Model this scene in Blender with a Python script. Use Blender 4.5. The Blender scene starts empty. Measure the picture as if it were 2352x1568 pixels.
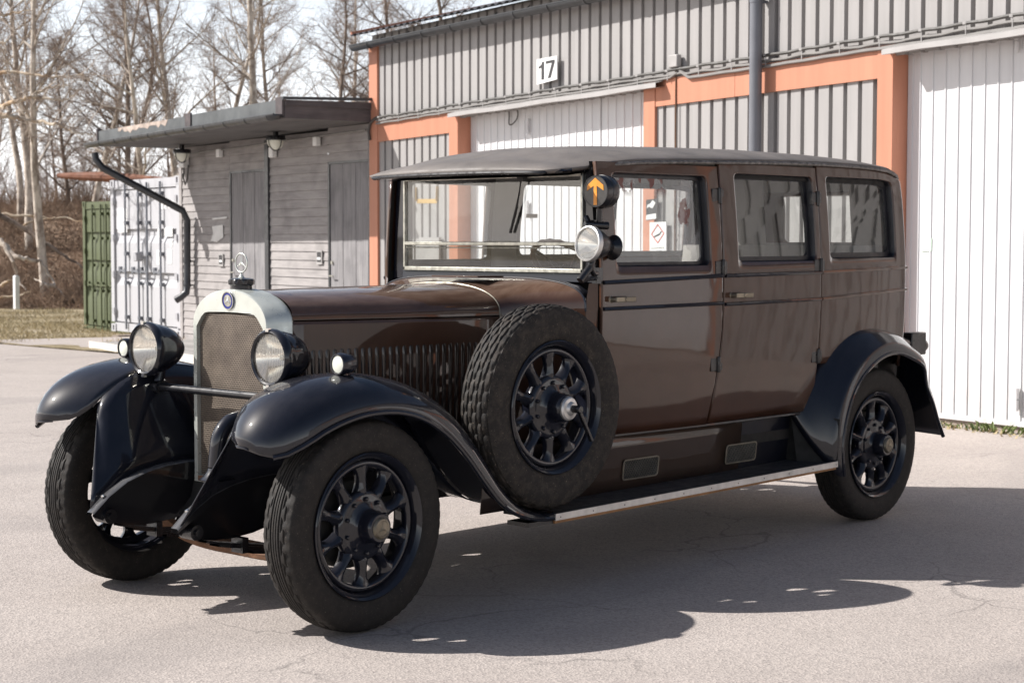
import bpy, bmesh, math, random
from mathutils import Vector, Matrix, Euler
import numpy as np
R = math.radians
random.seed(7)
sc = bpy.context.scene
col = sc.collection

# ------------------------------------------------------------------ camera
CAM = Vector((-4.4244, -5.6840, 1.4978))
YAW, PIT, ROLL, FPX = -0.8199, -0.0589, 0.0010, 4000.3
_fw = Vector((-math.sin(YAW)*math.cos(PIT), math.cos(YAW)*math.cos(PIT), math.sin(PIT)))
_rt = Vector((math.cos(YAW), math.sin(YAW), 0)); _up = _rt.cross(_fw)
_rt, _up = math.cos(ROLL)*_rt+math.sin(ROLL)*_up, -math.sin(ROLL)*_rt+math.cos(ROLL)*_up
cam = bpy.data.objects.new('camera', bpy.data.cameras.new('camera'))
col.objects.link(cam)
cam.matrix_world = Matrix(((_rt.x, _up.x, -_fw.x, CAM.x), (_rt.y, _up.y, -_fw.y, CAM.y), (_rt.z, _up.z, -_fw.z, CAM.z), (0, 0, 0, 1)))
cam.data.sensor_width = 36; cam.data.lens = FPX/2352*36
cam.data.clip_end = 3000; cam.data.clip_start = 0.1
cam.data.dof.use_dof = True; cam.data.dof.focus_distance = 6.7; cam.data.dof.aperture_fstop = 8.0
sc.camera = cam

# ------------------------------------------------------------------ world, sun, exposure
SUN_EL = R(39.8); SUN_TO = Vector((0.624, -0.782, 0)).normalized()      # where the light travels, flat
wd = bpy.data.worlds.new("World"); sc.world = wd; wd.use_nodes = True
_n = wd.node_tree.nodes; _n.clear()
_o = _n.new('ShaderNodeOutputWorld'); _b = _n.new('ShaderNodeBackground'); _s = _n.new('ShaderNodeTexSky')
_s.sky_type = 'NISHITA'; _s.sun_disc = False; _s.sun_elevation = SUN_EL; _s.sun_rotation = math.atan2(-SUN_TO.x, -SUN_TO.y)
_s.air_density = 1.0; _s.dust_density = 2.0; _s.ozone_density = 1.0; _s.altitude = 0
_b.inputs['Strength'].default_value = 0.05
# bright spring haze low in the sky, on top of the clear sky
_tc = _n.new('ShaderNodeTexCoord'); _sx = _n.new('ShaderNodeSeparateXYZ'); _ab = _n.new('ShaderNodeMath'); _iv = _n.new('ShaderNodeMath'); _pw = _n.new('ShaderNodeMath'); _b2 = _n.new('ShaderNodeBackground'); _ml = _n.new('ShaderNodeMath'); _ad = _n.new('ShaderNodeAddShader')
_ab.operation = 'ABSOLUTE'; _iv.operation = 'SUBTRACT'; _iv.inputs[0].default_value = 1.0; _pw.operation = 'POWER'; _pw.inputs[1].default_value = 6.0; _ml.operation = 'MULTIPLY'; _ml.inputs[1].default_value = 1.05
_k = wd.node_tree.links.new
_k(_tc.outputs['Generated'], _sx.inputs[0]); _k(_sx.outputs[2], _ab.inputs[0]); _k(_ab.outputs[0], _iv.inputs[1]); _k(_iv.outputs[0], _pw.inputs[0]); _k(_pw.outputs[0], _ml.inputs[0]); _k(_ml.outputs[0], _b2.inputs['Strength'])
_b2.inputs['Color'].default_value = (.94, .945, 1.0, 1)
_k(_s.outputs[0], _b.inputs['Color']); _k(_b.outputs[0], _ad.inputs[0]); _k(_b2.outputs[0], _ad.inputs[1]); _k(_ad.outputs[0], _o.inputs['Surface'])
sun = bpy.data.objects.new('sun', bpy.data.lights.new('sun', 'SUN')); col.objects.link(sun)
sun.data.energy = 4.2; sun.data.angle = R(0.55); sun.data.color = (1.0, 0.965, 0.925)
_d = Vector((SUN_TO.x*math.cos(SUN_EL), SUN_TO.y*math.cos(SUN_EL), -math.sin(SUN_EL)))
sun.rotation_euler = _d.to_track_quat('-Z', 'Y').to_euler(); sun.location = (-20, 25, 30)
sc.view_settings.view_transform = 'Standard'; sc.view_settings.look = 'None'
sc.view_settings.exposure = 0.78; sc.view_settings.gamma = 1.0
sc.render.engine = 'CYCLES'
sc.cycles.max_bounces = 8; sc.cycles.transparent_max_bounces = 24; sc.cycles.caustics_reflective = False; sc.cycles.caustics_refractive = False

# ------------------------------------------------------------------ helpers
def px(x, y, dist=None, plane=None):
    """ray of a photo point (2352 px wide); a point at a depth or on a plane (axis, value)"""
    d = _fw+_rt*((x-1176)/FPX)-_up*((y-784)/FPX)
    if dist is not None: return CAM+d*dist
    t = (plane[1]-CAM[plane[0]])/d[plane[0]]
    return CAM+d*t

class MB:
    def __init__(s): s.v = []; s.f = []
    def add(s, vs, fs):
        o = len(s.v); s.v += [tuple(v) for v in vs]; s.f += [tuple(i+o for i in f) for f in fs]
    def grid(s, rows, cu=False, cv=False):
        nu, nv = len(rows), len(rows[0]); fs = []
        for i in range(nu if cu else nu-1):
            for j in range(nv if cv else nv-1):
                i2, j2 = (i+1) % nu, (j+1) % nv
                fs.append((i*nv+j, i2*nv+j, i2*nv+j2, i*nv+j2))
        s.add([p for r in rows for p in r], fs)
    def hexa(s, p):
        s.add(p, [(0, 1, 2, 3), (7, 6, 5, 4), (0, 4, 5, 1), (1, 5, 6, 2), (2, 6, 7, 3), (3, 7, 4, 0)])
    def box(s, c, size, rot=None):
        c = Vector(c); hx, hy, hz = size[0]/2, size[1]/2, size[2]/2
        p = [Vector(q) for q in ((-hx, -hy, -hz), (hx, -hy, -hz), (hx, hy, -hz), (-hx, hy, -hz), (-hx, -hy, hz), (hx, -hy, hz), (hx, hy, hz), (-hx, hy, hz))]
        if rot is not None: p = [rot @ q for q in p]
        s.hexa([c+q for q in p])
    def bar(s, a, b, w, h):
        a, b = Vector(a), Vector(b); d = (b-a); L = d.length; d.normalize()
        up = Vector((0, 0, 1)) if abs(d.z) < .95 else Vector((1, 0, 0))
        x = d.cross(up).normalized(); z = x.cross(d)
        p = []
        for q in (a, b):
            p += [q-x*w/2-z*h/2, q+x*w/2-z*h/2, q+x*w/2+z*h/2, q-x*w/2+z*h/2]
        s.hexa(p)
    def tube(s, path, r, n=8, cap=True, closed=False):
        path = [Vector(p) for p in path]; m = len(path)
        if not hasattr(r, '__len__'): r = [r]*m
        rows = []; ref = None
        for i in range(m):
            a = path[i-1] if (i > 0 or closed) else path[0]; b = path[(i+1) % m] if (i < m-1 or closed) else path[-1]
            d = (b-a)
            if d.length < 1e-9: d = Vector((0, 0, 1))
            d.normalize()
            if ref is None:
                ref = Vector((0, 0, 1)) if abs(d.z) < .9 else Vector((1, 0, 0))
            x = (ref-d*ref.dot(d)).normalized(); y = d.cross(x); ref = x
            rows.append([path[i]+(x*math.cos(2*math.pi*k/n)+y*math.sin(2*math.pi*k/n))*r[i] for k in range(n)])
        o = len(s.v); s.grid(rows, cu=closed, cv=True)
        if cap and not closed:
            s.f.append(tuple(o+k for k in range(n))[::-1]); s.f.append(tuple(o+(m-1)*n+k for k in range(n)))
    def lathe(s, prof, org, axis, n=32, a0=0.0):
        org = Vector(org); axis = Vector(axis).normalized()
        ref = Vector((0, 0, 1)) if abs(axis.z) < .9 else Vector((1, 0, 0))
        x = (ref-axis*ref.dot(axis)).normalized(); y = axis.cross(x)
        s.grid([[org+axis*h+(x*math.cos(a0+2*math.pi*k/n)+y*math.sin(a0+2*math.pi*k/n))*max(r, 1e-5) for k in range(n)] for r, h in prof], cv=True)
    def prism(s, poly, ext):
        poly = [Vector(p) for p in poly]; ext = Vector(ext); n = len(poly)
        fs = [tuple(range(n))[::-1], tuple(range(n, 2*n))]+[(i, (i+1) % n, n+(i+1) % n, n+i) for i in range(n)]
        s.add(poly+[p+ext for p in poly], fs)
    def ico(s, c, r, sub=1, jit=0.0, sq=(1, 1, 1)):
        bm = bmesh.new(); bmesh.ops.create_icosphere(bm, subdivisions=sub, radius=1)
        c = Vector(c); vs = []
        for v in bm.verts:
            k = r*(1+random.uniform(-jit, jit)); vs.append(c+Vector((v.co.x*k*sq[0], v.co.y*k*sq[1], v.co.z*k*sq[2])))
        s.add(vs, [tuple(v.index for v in f.verts) for f in bm.faces]); bm.free()
    def mesh(s, name, mat, org=(0, 0, 0), ang=35, merge=False):
        me = bpy.data.meshes.new(name); o = Vector(org)
        me.from_pydata([(x-o.x, y-o.y, z-o.z) for x, y, z in s.v], [], s.f)
        bm = bmesh.new(); bm.from_mesh(me)
        if merge: bmesh.ops.remove_doubles(bm, verts=bm.verts, dist=1e-5)
        bmesh.ops.recalc_face_normals(bm, faces=bm.faces); bm.to_mesh(me); bm.free()
        if mat: me.materials.append(mat)
        if ang:
            me.shade_smooth(); me.set_sharp_from_angle(angle=R(ang))
        return me
    def build(s, name, mat, parent=None, loc=None, ang=35, solid=0, bevel=0, merge=False):
        org = rootloc(parent) if parent else Vector(loc or (0, 0, 0))
        ob = bpy.data.objects.new(name, s.mesh(name, mat, org, ang, merge)); col.objects.link(ob)
        if parent: ob.parent = parent
        else: ob.location = org
        if bevel:
            m = ob.modifiers.new('bevel', 'BEVEL'); m.width = bevel; m.segments = 2; m.limit_method = 'ANGLE'; m.angle_limit = R(40)
        if solid:
            m = ob.modifiers.new('solid', 'SOLIDIFY'); m.thickness = abs(solid); m.offset = 0
        return ob

def rootloc(o):
    l = Vector((0, 0, 0))
    while o: l = l+Vector(o.location); o = o.parent
    return l
def tag(o, label=None, cat=None, group=None, kind=None):
    if label: o['label'] = label
    if cat: o['category'] = cat
    if group: o['group'] = group
    if kind: o['kind'] = kind
    return o
def thing(name, loc, label, cat, group=None):
    o = bpy.data.objects.new(name, None); col.objects.link(o); o.location = loc; o.empty_display_size = .2
    return tag(o, label, cat, group)
def copy_tree(o, parent=None):
    c = o.copy(); col.objects.link(c)
    if parent: c.parent = parent
    for ch in list(o.children): copy_tree(ch, c)
    return c

# ------------------------------------------------------------------ materials
def _nt(name):
    m = bpy.data.materials.new(name); m.use_nodes = True; nt = m.node_tree
    return m, nt, nt.nodes['Principled BSDF']
def N(nt, t, **kw):
    n = nt.nodes.new(t)
    for k, v in kw.items():
        if k.startswith('i_'): n.inputs[int(k[2:]) if k[2:].isdigit() else k[2:]].default_value = v
        else: setattr(n, k, v)
    return n
def coords(nt, scale=(1, 1, 1), kind='Object'):
    tc = N(nt, 'ShaderNodeTexCoord'); mp = N(nt, 'ShaderNodeMapping'); mp.inputs['Scale'].default_value = scale
    nt.links.new(tc.outputs[kind], mp.inputs[0]); return mp.outputs[0]
def noise(nt, vec, scale, detail=4, rough=.55):
    n = N(nt, 'ShaderNodeTexNoise'); n.inputs['Scale'].default_value = scale; n.inputs['Detail'].default_value = detail; n.inputs['Roughness'].default_value = rough
    if vec is not None: nt.links.new(vec, n.inputs['Vector'])
    return n.outputs['Fac']
def ramp(nt, fac, stops):
    r = N(nt, 'ShaderNodeValToRGB'); e = r.color_ramp.elements
    while len(e) < len(stops): e.new(.5)
    for i, (p, c) in enumerate(stops):
        e[i].position = p; e[i].color = tuple(c)+(1,) if len(c) == 3 else c
    nt.links.new(fac, r.inputs[0]); return r.outputs[0]
def mixc(nt, fac, a, b, mode='MIX'):
    m = N(nt, 'ShaderNodeMix', data_type='RGBA', blend_type=mode)
    for k, v in ((0, fac), (6, a), (7, b)):
        if hasattr(v, 'links'): nt.links.new(v, m.inputs[k])
        elif k == 0: m.inputs[0].default_value = v
        else: m.inputs[k].default_value = tuple(v)+(1,) if len(v) == 3 else v
    return m.outputs[2]
def bump(nt, b, h, strength, dist):
    n = N(nt, 'ShaderNodeBump'); n.inputs['Strength'].default_value = strength; n.inputs['Distance'].default_value = dist
    nt.links.new(h, n.inputs['Height']); nt.links.new(n.outputs[0], b.inputs['Normal']); return n
def mat(name, c, rough=.5, metal=0, var=.12, vs=6, coat=0, bmp=0, bs=40, spec=.5, rv=.1):
    """plain surface with slight uneven colour, gloss and grain"""
    m, nt, b = _nt(name); v = coords(nt)
    f = noise(nt, v, vs, 5)
    lo = tuple(x*(1-var) for x in c); hi = tuple(min(1, x*(1+var)) for x in c)
    nt.links.new(ramp(nt, f, [(.3, lo), (.7, hi)]), b.inputs['Base Color'])
    nt.links.new(ramp(nt, noise(nt, v, vs*2.3, 4), [(.3, (max(0, rough-rv),)*3), (.7, (min(1, rough+rv),)*3)]), b.inputs['Roughness'])
    b.inputs['Metallic'].default_value = metal; b.inputs['Specular IOR Level'].default_value = spec
    if coat: b.inputs['Coat Weight'].default_value = coat; b.inputs['Coat Roughness'].default_value = .04
    if bmp: bump(nt, b, noise(nt, v, bs, 4), bmp, .01)
    return m
M = {}
def m_asphalt():
    m, nt, b = _nt('asphalt'); v = coords(nt); L = nt.links
    big = noise(nt, v, .28, 5, .6); mid = noise(nt, v, 1.4, 6, .6)
    vo = N(nt, 'ShaderNodeTexVoronoi'); vo.inputs['Scale'].default_value = 105; L.new(v, vo.inputs['Vector'])
    base = ramp(nt, big, [(.3, (.385, .34, .312)), (.7, (.455, .41, .38))])
    base = mixc(nt, .5, base, ramp(nt, mid, [(.32, (.36, .32, .297)), (.68, (.47, .422, .394))]))
    base = mixc(nt, .8, base, ramp(nt, vo.outputs['Color'], [(0, (.66, .65, .65)), (.5, (1.01, 1.0, .99)), (1, (1.24, 1.22, 1.19))]), 'MULTIPLY')
    vf = N(nt, 'ShaderNodeTexVoronoi'); vf.inputs['Scale'].default_value = 260; L.new(v, vf.inputs['Vector'])
    base = mixc(nt, .6, base, ramp(nt, vf.outputs['Color'], [(0, (.68, .68, .68)), (.6, (1, 1, 1)), (1, (1.22, 1.22, 1.2))]), 'MULTIPLY')
    # a band of older, darker paving and a scatter of tyre dust
    pat = ramp(nt, noise(nt, coords(nt, (.4, 1.3, 1)), .5, 3, .5), [(.55, (0, 0, 0)), (.60, (.28,)*3)])
    base = mixc(nt, pat, base, (.25, .225, .215))
    # hairline cracks, warped
    wn = N(nt, 'ShaderNodeTexNoise'); wn.inputs['Scale'].default_value = 1.6; wn.inputs['Detail'].default_value = 5; L.new(v, wn.inputs['Vector'])
    ad = N(nt, 'ShaderNodeVectorMath', operation='MULTIPLY_ADD'); L.new(wn.outputs['Color'], ad.inputs[0]); ad.inputs[1].default_value = (.9, .9, 0); L.new(v, ad.inputs[2])
    cv = N(nt, 'ShaderNodeTexVoronoi', feature='DISTANCE_TO_EDGE'); cv.inputs['Scale'].default_value = 1.15; L.new(ad.outputs[0], cv.inputs['Vector'])
    cr = ramp(nt, cv.outputs['Distance'], [(0.0, (1, 1, 1)), (.005, (.9, .9, .9)), (.011, (0, 0, 0))])
    crn = ramp(nt, noise(nt, v, .55, 3), [(.50, (0, 0, 0)), (.60, (1, 1, 1))])
    crf = mixc(nt, 1.0, cr, crn, 'MULTIPLY')
    cf = N(nt, 'ShaderNodeMath', operation='MULTIPLY'); L.new(crf, cf.inputs[0]); cf.inputs[1].default_value = .40
    base = mixc(nt, cf.outputs[0], base, (.09, .083, .08))
    oil = ramp(nt, noise(nt, v, .9, 4), [(.64, (0, 0, 0)), (.78, (.30, .30, .30))])
    base = mixc(nt, oil, base, (.16, .15, .145))
    L.new(base, b.inputs['Base Color']); b.inputs['Roughness'].default_value = .85; b.inputs['Specular IOR Level'].default_value = .35
    hs = N(nt, 'ShaderNodeMath', operation='ADD'); L.new(vo.outputs['Distance'], hs.inputs[0]); L.new(noise(nt, v, 130, 3), hs.inputs[1])
    bump(nt, b, hs.outputs[0], .35, .006)
    return m
def m_paint(name, c, dust=(.30, .24, .20), dust_amt=.22, up=.5, rough=.10):
    """old gloss lacquer: clear coat, a film of dust, or painted sunlight, on faces turned up"""
    m, nt, b = _nt(name); v = coords(nt); L = nt.links
    f = noise(nt, v, 3.5, 6, .6)
    base = ramp(nt, f, [(.3, tuple(x*.8 for x in c)), (.7, tuple(x*1.25 for x in c))])
    g = N(nt, 'ShaderNodeNewGeometry'); sp = N(nt, 'ShaderNodeSeparateXYZ'); L.new(g.outputs['Normal'], sp.inputs[0])
    mu = N(nt, 'ShaderNodeMapRange'); mu.inputs[1].default_value = .25; mu.inputs[2].default_value = 1.0; mu.inputs[3].default_value = .018; mu.inputs[4].default_value = up; L.new(sp.outputs[2], mu.inputs[0])
    streak = noise(nt, coords(nt, (1, 3, 1)), 7, 6, .65)
    ds = ramp(nt, streak, [(.35, (.35, .35, .35)), (.72, (1, 1, 1))])
    dm = N(nt, 'ShaderNodeMath', operation='MULTIPLY'); L.new(mu.outputs[0], dm.inputs[0]); L.new(ds, dm.inputs[1])
    base = mixc(nt, dm.outputs[0], base, dust)
    chip = ramp(nt, noise(nt, v, 26, 3), [(.755, (0, 0, 0)), (.775, (.5, .5, .5))])
    base = mixc(nt, chip, base, (.10, .07, .055))
    L.new(base, b.inputs['Base Color'])
    b.inputs['Roughness'].default_value = .42; b.inputs['Specular IOR Level'].default_value = .12
    b.inputs['Coat Weight'].default_value = 1.0
    rr = N(nt, 'ShaderNodeMapRange'); rr.inputs[3].default_value = rough*.12; rr.inputs[4].default_value = rough*.9; L.new(streak, rr.inputs[0]); L.new(rr.outputs[0], b.inputs['Coat Roughness'])
    bn = N(nt, 'ShaderNodeBump'); bn.inputs['Strength'].default_value = .10; bn.inputs['Distance'].default_value = .02; L.new(noise(nt, coords(nt, (1, 1, .7)), 4.2, 2), bn.inputs['Height']); L.new(bn.outputs[0], b.inputs['Coat Normal'])
    return m
def m_glass(name, tint=(.93, .95, .94), refl=1.0, film=0.0):
    m = bpy.data.materials.new(name); m.use_nodes = True; nt = m.node_tree; nt.nodes.clear(); L = nt.links
    out = N(nt, 'ShaderNodeOutputMaterial'); tr = N(nt, 'ShaderNodeBsdfTransparent'); gl = N(nt, 'ShaderNodeBsdfGlossy'); mx = N(nt, 'ShaderNodeMixShader'); fr = N(nt, 'ShaderNodeLayerWeight')
    tr.inputs[0].default_value = tint+(1,); gl.inputs['Roughness'].default_value = .01; fr.inputs[0].default_value = .5
    pw = N(nt, 'ShaderNodeMath', operation='POWER'); L.new(fr.outputs['Facing'], pw.inputs[0]); pw.inputs[1].default_value = 4.2
    mm = N(nt, 'ShaderNodeMath', operation='MULTIPLY_ADD', use_clamp=True); L.new(pw.outputs[0], mm.inputs[0]); mm.inputs[1].default_value = .9*refl; mm.inputs[2].default_value = .11*refl
    L.new(mm.outputs[0], mx.inputs[0]); L.new(tr.outputs[0], mx.inputs[1]); L.new(gl.outputs[0], mx.inputs[2])
    last = mx.outputs[0]
    # thin uneven dirt
    v = coords(nt); df = N(nt, 'ShaderNodeBsdfDiffuse'); df.inputs[0].default_value = (.55, .53, .5, 1)
    d = ramp(nt, noise(nt, v, 5, 6, .7), [(.35, (.012,)*3), (.75, (.085,)*3)])
    m2 = N(nt, 'ShaderNodeMixShader'); L.new(d, m2.inputs[0]); L.new(last, m2.inputs[1]); L.new(df.outputs[0], m2.inputs[2]); last = m2.outputs[0]
    if film:
        # remains of peeling film: grey haze with curled maroon flakes near the edge
        f1 = ramp(nt, noise(nt, coords(nt, (1.6, 1, 1)), 6.5, 4, .5), [(.565, (0, 0, 0)), (.58, (1, 1, 1))])
        sx = N(nt, 'ShaderNodeSeparateXYZ'); tcn = N(nt, 'ShaderNodeTexCoord'); L.new(tcn.outputs['Generated'], sx.inputs[0])
        e1 = N(nt, 'ShaderNodeMapRange'); e1.inputs[1].default_value = .66; e1.inputs[2].default_value = .74; L.new(sx.outputs[0], e1.inputs[0])
        e2 = N(nt, 'ShaderNodeMapRange'); e2.inputs[1].default_value = .74; e2.inputs[2].default_value = .84; L.new(sx.outputs[2], e2.inputs[0])
        mxm = N(nt, 'ShaderNodeMath', operation='MAXIMUM'); L.new(e1.outputs[0], mxm.inputs[0]); L.new(e2.outputs[0], mxm.inputs[1])
        fa = N(nt, 'ShaderNodeMath', operation='MULTIPLY'); L.new(f1, fa.inputs[0]); L.new(mxm.outputs[0], fa.inputs[1])
        fa2 = N(nt, 'ShaderNodeMath', operation='MULTIPLY'); L.new(fa.outputs[0], fa2.inputs[0]); fa2.inputs[1].default_value = .8
        d2 = N(nt, 'ShaderNodeBsdfDiffuse'); L.new(mixc(nt, noise(nt, v, 20, 2), (.17, .06, .05), (.24, .1, .085)), d2.inputs[0])
        m3 = N(nt, 'ShaderNodeMixShader'); L.new(fa2.outputs[0], m3.inputs[0]); L.new(last, m3.inputs[1]); L.new(d2.outputs[0], m3.inputs[2]); last = m3.outputs[0]
        g2 = ramp(nt, noise(nt, v, 9, 3, .5), [(.5, (.0,)*3), (.56, (.3,)*3)])
        gm = N(nt, 'ShaderNodeMath', operation='MULTIPLY'); L.new(g2, gm.inputs[0]); L.new(mxm.outputs[0], gm.inputs[1])
        d3 = N(nt, 'ShaderNodeBsdfDiffuse'); d3.inputs[0].default_value = (.5, .49, .48, 1)
        m4 = N(nt, 'ShaderNodeMixShader'); L.new(gm.outputs[0], m4.inputs[0]); L.new(last, m4.inputs[1]); L.new(d3.outputs[0], m4.inputs[2]); last = m4.outputs[0]
    L.new(last, out.inputs[0]); return m
def m_tyre(name, dustc=(.20, .165, .13), amt=.45):
    m, nt, b = _nt(name); v = coords(nt); L = nt.links
    f = ramp(nt, noise(nt, v, 26, 7, .75), [(.45, (0, 0, 0)), (.85, (amt*.55,)*3)])
    speck = ramp(nt, noise(nt, v, 150, 2), [(.66, (0, 0, 0)), (.74, (.6,)*3)])
    s2 = mixc(nt, 1.0, f, speck, 'ADD')
    L.new(mixc(nt, s2, (.013, .0112, .010), dustc), b.inputs['Base Color'])
    b.inputs['Roughness'].default_value = .72; b.inputs['Specular IOR Level'].default_value = .35
    bump(nt, b, noise(nt, v, 60, 4), .15, .004); return m
def m_grille():
    m, nt, b = _nt('radiator_mesh'); L = nt.links
    v = coords(nt, (1, 1, 1))
    sw = N(nt, 'ShaderNodeSeparateXYZ'); L.new(v, sw.inputs[0]); cb = N(nt, 'ShaderNodeCombineXYZ'); L.new(sw.outputs[1], cb.inputs[0]); L.new(sw.outputs[2], cb.inputs[1])
    br = N(nt, 'ShaderNodeTexBrick'); br.offset = .5; L.new(cb.outputs[0], br.inputs['Vector'])
    br.inputs['Scale'].default_value = 1; br.inputs['Brick Width'].default_value = .0105; br.inputs['Row Height'].default_value = .0085; br.inputs['Mortar Size'].default_value = .0022; br.inputs['Mortar Smooth'].default_value = .4
    br.inputs['Color1'].default_value = (.012, .010, .009, 1); br.inputs['Color2'].default_value = (.02, .017, .015, 1); br.inputs['Mortar'].default_value = (.25, .21, .175, 1)
    tone = ramp(nt, noise(nt, v, 12, 5), [(.3, (.65, .62, .6)), (.7, (1.1, 1.06, 1.0))])
    L.new(mixc(nt, 1, br.outputs['Color'], tone, 'MULTIPLY'), b.inputs['Base Color'])
    b.inputs['Metallic'].default_value = .35; b.inputs['Roughness'].default_value = .42
    bump(nt, b, br.outputs['Fac'], .8, .006); return m
def m_corr(name, c, streak=.10, grime=False):
    m, nt, b = _nt(name); L = nt.links; v = coords(nt)
    s = noise(nt, coords(nt, (6, 6, .5)), 1.5, 5, .6)
    base = ramp(nt, s, [(.3, tuple(x*(1-streak) for x in c)), (.7, tuple(min(1, x*(1+streak*.6)) for x in c))])
    spot = ramp(nt, noise(nt, v, 9, 5), [(.70, (0, 0, 0)), (.78, (.18,)*3)])
    base = mixc(nt, spot, base, tuple(x*.72 for x in c))
    if grime:                                                   # splash dirt at the foot, a few rust runs
        sp = N(nt, 'ShaderNodeSeparateXYZ'); L.new(v, sp.inputs[0]); mr = N(nt, 'ShaderNodeMapRange'); mr.inputs[1].default_value = .55; mr.inputs[2].default_value = .02; L.new(sp.outputs[2], mr.inputs[0])
        mu = N(nt, 'ShaderNodeMath', operation='MULTIPLY'); L.new(mr.outputs[0], mu.inputs[0]); L.new(ramp(nt, noise(nt, coords(nt, (5, 5, 1.5)), 2, 6, .7), [(.35, (0, 0, 0)), (.7, (.75,)*3)]), mu.inputs[1])
        base = mixc(nt, mu.outputs[0], base, (.42, .37, .32))
        base = mixc(nt, ramp(nt, noise(nt, coords(nt, (9, 9, .35)), 2.2, 3), [(.70, (0, 0, 0)), (.76, (.35,)*3)]), base, (.50, .38, .28))
    L.new(base, b.inputs['Base Color'])
    b.inputs['Roughness'].default_value = .55; b.inputs['Specular IOR Level'].default_value = .3
    bump(nt, b, noise(nt, v, 3, 3), .06, .02); return m
def m_wood(name, c1, c2, horiz=True, ang=0):
    """weathered painted boards, grain along the board"""
    m, nt, b = _nt(name); L = nt.links
    tc = N(nt, 'ShaderNodeTexCoord'); mp = N(nt, 'ShaderNodeMapping'); mp.inputs['Rotation'].default_value = (0, 0, ang)
    mp2 = N(nt, 'ShaderNodeMapping'); mp2.inputs['Scale'].default_value = (.6, 4, 4.4) if horiz else (14, 14, .7)
    L.new(tc.outputs['Object'], mp.inputs[0]); L.new(mp.outputs[0], mp2.inputs[0])
    g = noise(nt, mp2.outputs[0], 3, 7, .65); p = noise(nt, mp.outputs[0], 2.2, 4)
    base = ramp(nt, g, [(.32, c2), (.62, c1)])
    base = mixc(nt, ramp(nt, p, [(.5, (0, 0, 0)), (.72, (.55,)*3)]), base, tuple(x*.62 for x in c2))
    L.new(base, b.inputs['Base Color']); b.inputs['Roughness'].default_value = .8; b.inputs['Specular IOR Level'].default_value = .25
    bump(nt, b, g, .3, .008); return m
def m_bark(name, pale, dark, lichen=0):
    m, nt, b = _nt(name); L = nt.links; v = coords(nt)
    f = noise(nt, coords(nt, (1, 1, .45)), 5, 6, .7)
    base = ramp(nt, f, [(.38, dark), (.58, pale)])
    if lichen: base = mixc(nt, ramp(nt, noise(nt, v, 3, 4), [(.52, (0, 0, 0)), (.62, (lichen,)*3)]), base, (.38, .19, .05))
    L.new(base, b.inputs['Base Color']); b.inputs['Roughness'].default_value = .9; b.inputs['Specular IOR Level'].default_value = .2
    bump(nt, b, f, .4, .03); return m
def m_ground(name, a, b_, c_, s=.5):
    m, nt, b = _nt(name); L = nt.links; v = coords(nt)
    base = ramp(nt, noise(nt, v, s, 7, .7), [(.3, a), (.5, b_), (.7, c_)])
    base = mixc(nt, .6, base, ramp(nt, noise(nt, v, 14, 6, .7), [(.3, (.5, .48, .45)), (.7, (1.25, 1.2, 1.15))]), 'MULTIPLY')
    L.new(base, b.inputs['Base Color']); b.inputs['Roughness'].default_value = .95; b.inputs['Specular IOR Level'].default_value = .1
    bump(nt, b, noise(nt, v, 10, 6, .7), .8, .1); return m
def m_lens(name, c=(.95, .88, .78), ribs=True):
    """moulded lamp glass: clear, with pressed ribs that scatter some of the light"""
    m = bpy.data.materials.new(name); m.use_nodes = True; nt = m.node_tree; nt.nodes.clear(); L = nt.links
    out = N(nt, 'ShaderNodeOutputMaterial'); tr = N(nt, 'ShaderNodeBsdfTransparent'); gl = N(nt, 'ShaderNodeBsdfGlossy'); df = N(nt, 'ShaderNodeBsdfDiffuse'); tl = N(nt, 'ShaderNodeBsdfTranslucent')
    tr.inputs[0].default_value = (.96, .96, .95, 1); gl.inputs['Roughness'].default_value = .06; df.inputs[0].default_value = c+(1,); tl.inputs[0].default_value = c+(1,)
    m0 = N(nt, 'ShaderNodeMixShader'); m0.inputs[0].default_value = .5; L.new(df.outputs[0], m0.inputs[1]); L.new(tl.outputs[0], m0.inputs[2])
    m1 = N(nt, 'ShaderNodeMixShader'); L.new(tr.outputs[0], m1.inputs[1]); L.new(m0.outputs[0], m1.inputs[2])
    if ribs:
        w = N(nt, 'ShaderNodeTexWave', wave_type='BANDS', bands_direction='Y'); w.inputs['Scale'].default_value = 34; w.inputs['Distortion'].default_value = .25
        L.new(coords(nt), w.inputs['Vector']); L.new(ramp(nt, w.outputs['Fac'], [(.2, (.06,)*3), (.8, (.30,)*3)]), m1.inputs[0])
        bn = N(nt, 'ShaderNodeBump'); bn.inputs['Strength'].default_value = .4; bn.inputs['Distance'].default_value = .003; L.new(w.outputs['Fac'], bn.inputs['Height']); L.new(bn.outputs[0], gl.inputs['Normal']); L.new(bn.outputs[0], df.inputs['Normal'])
    else: m1.inputs[0].default_value = .25
    m2 = N(nt, 'ShaderNodeMixShader'); m2.inputs[0].default_value = .12; L.new(m1.outputs[0], m2.inputs[1]); L.new(gl.outputs[0], m2.inputs[2]); L.new(m2.outputs[0], out.inputs[0])
    return m

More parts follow.
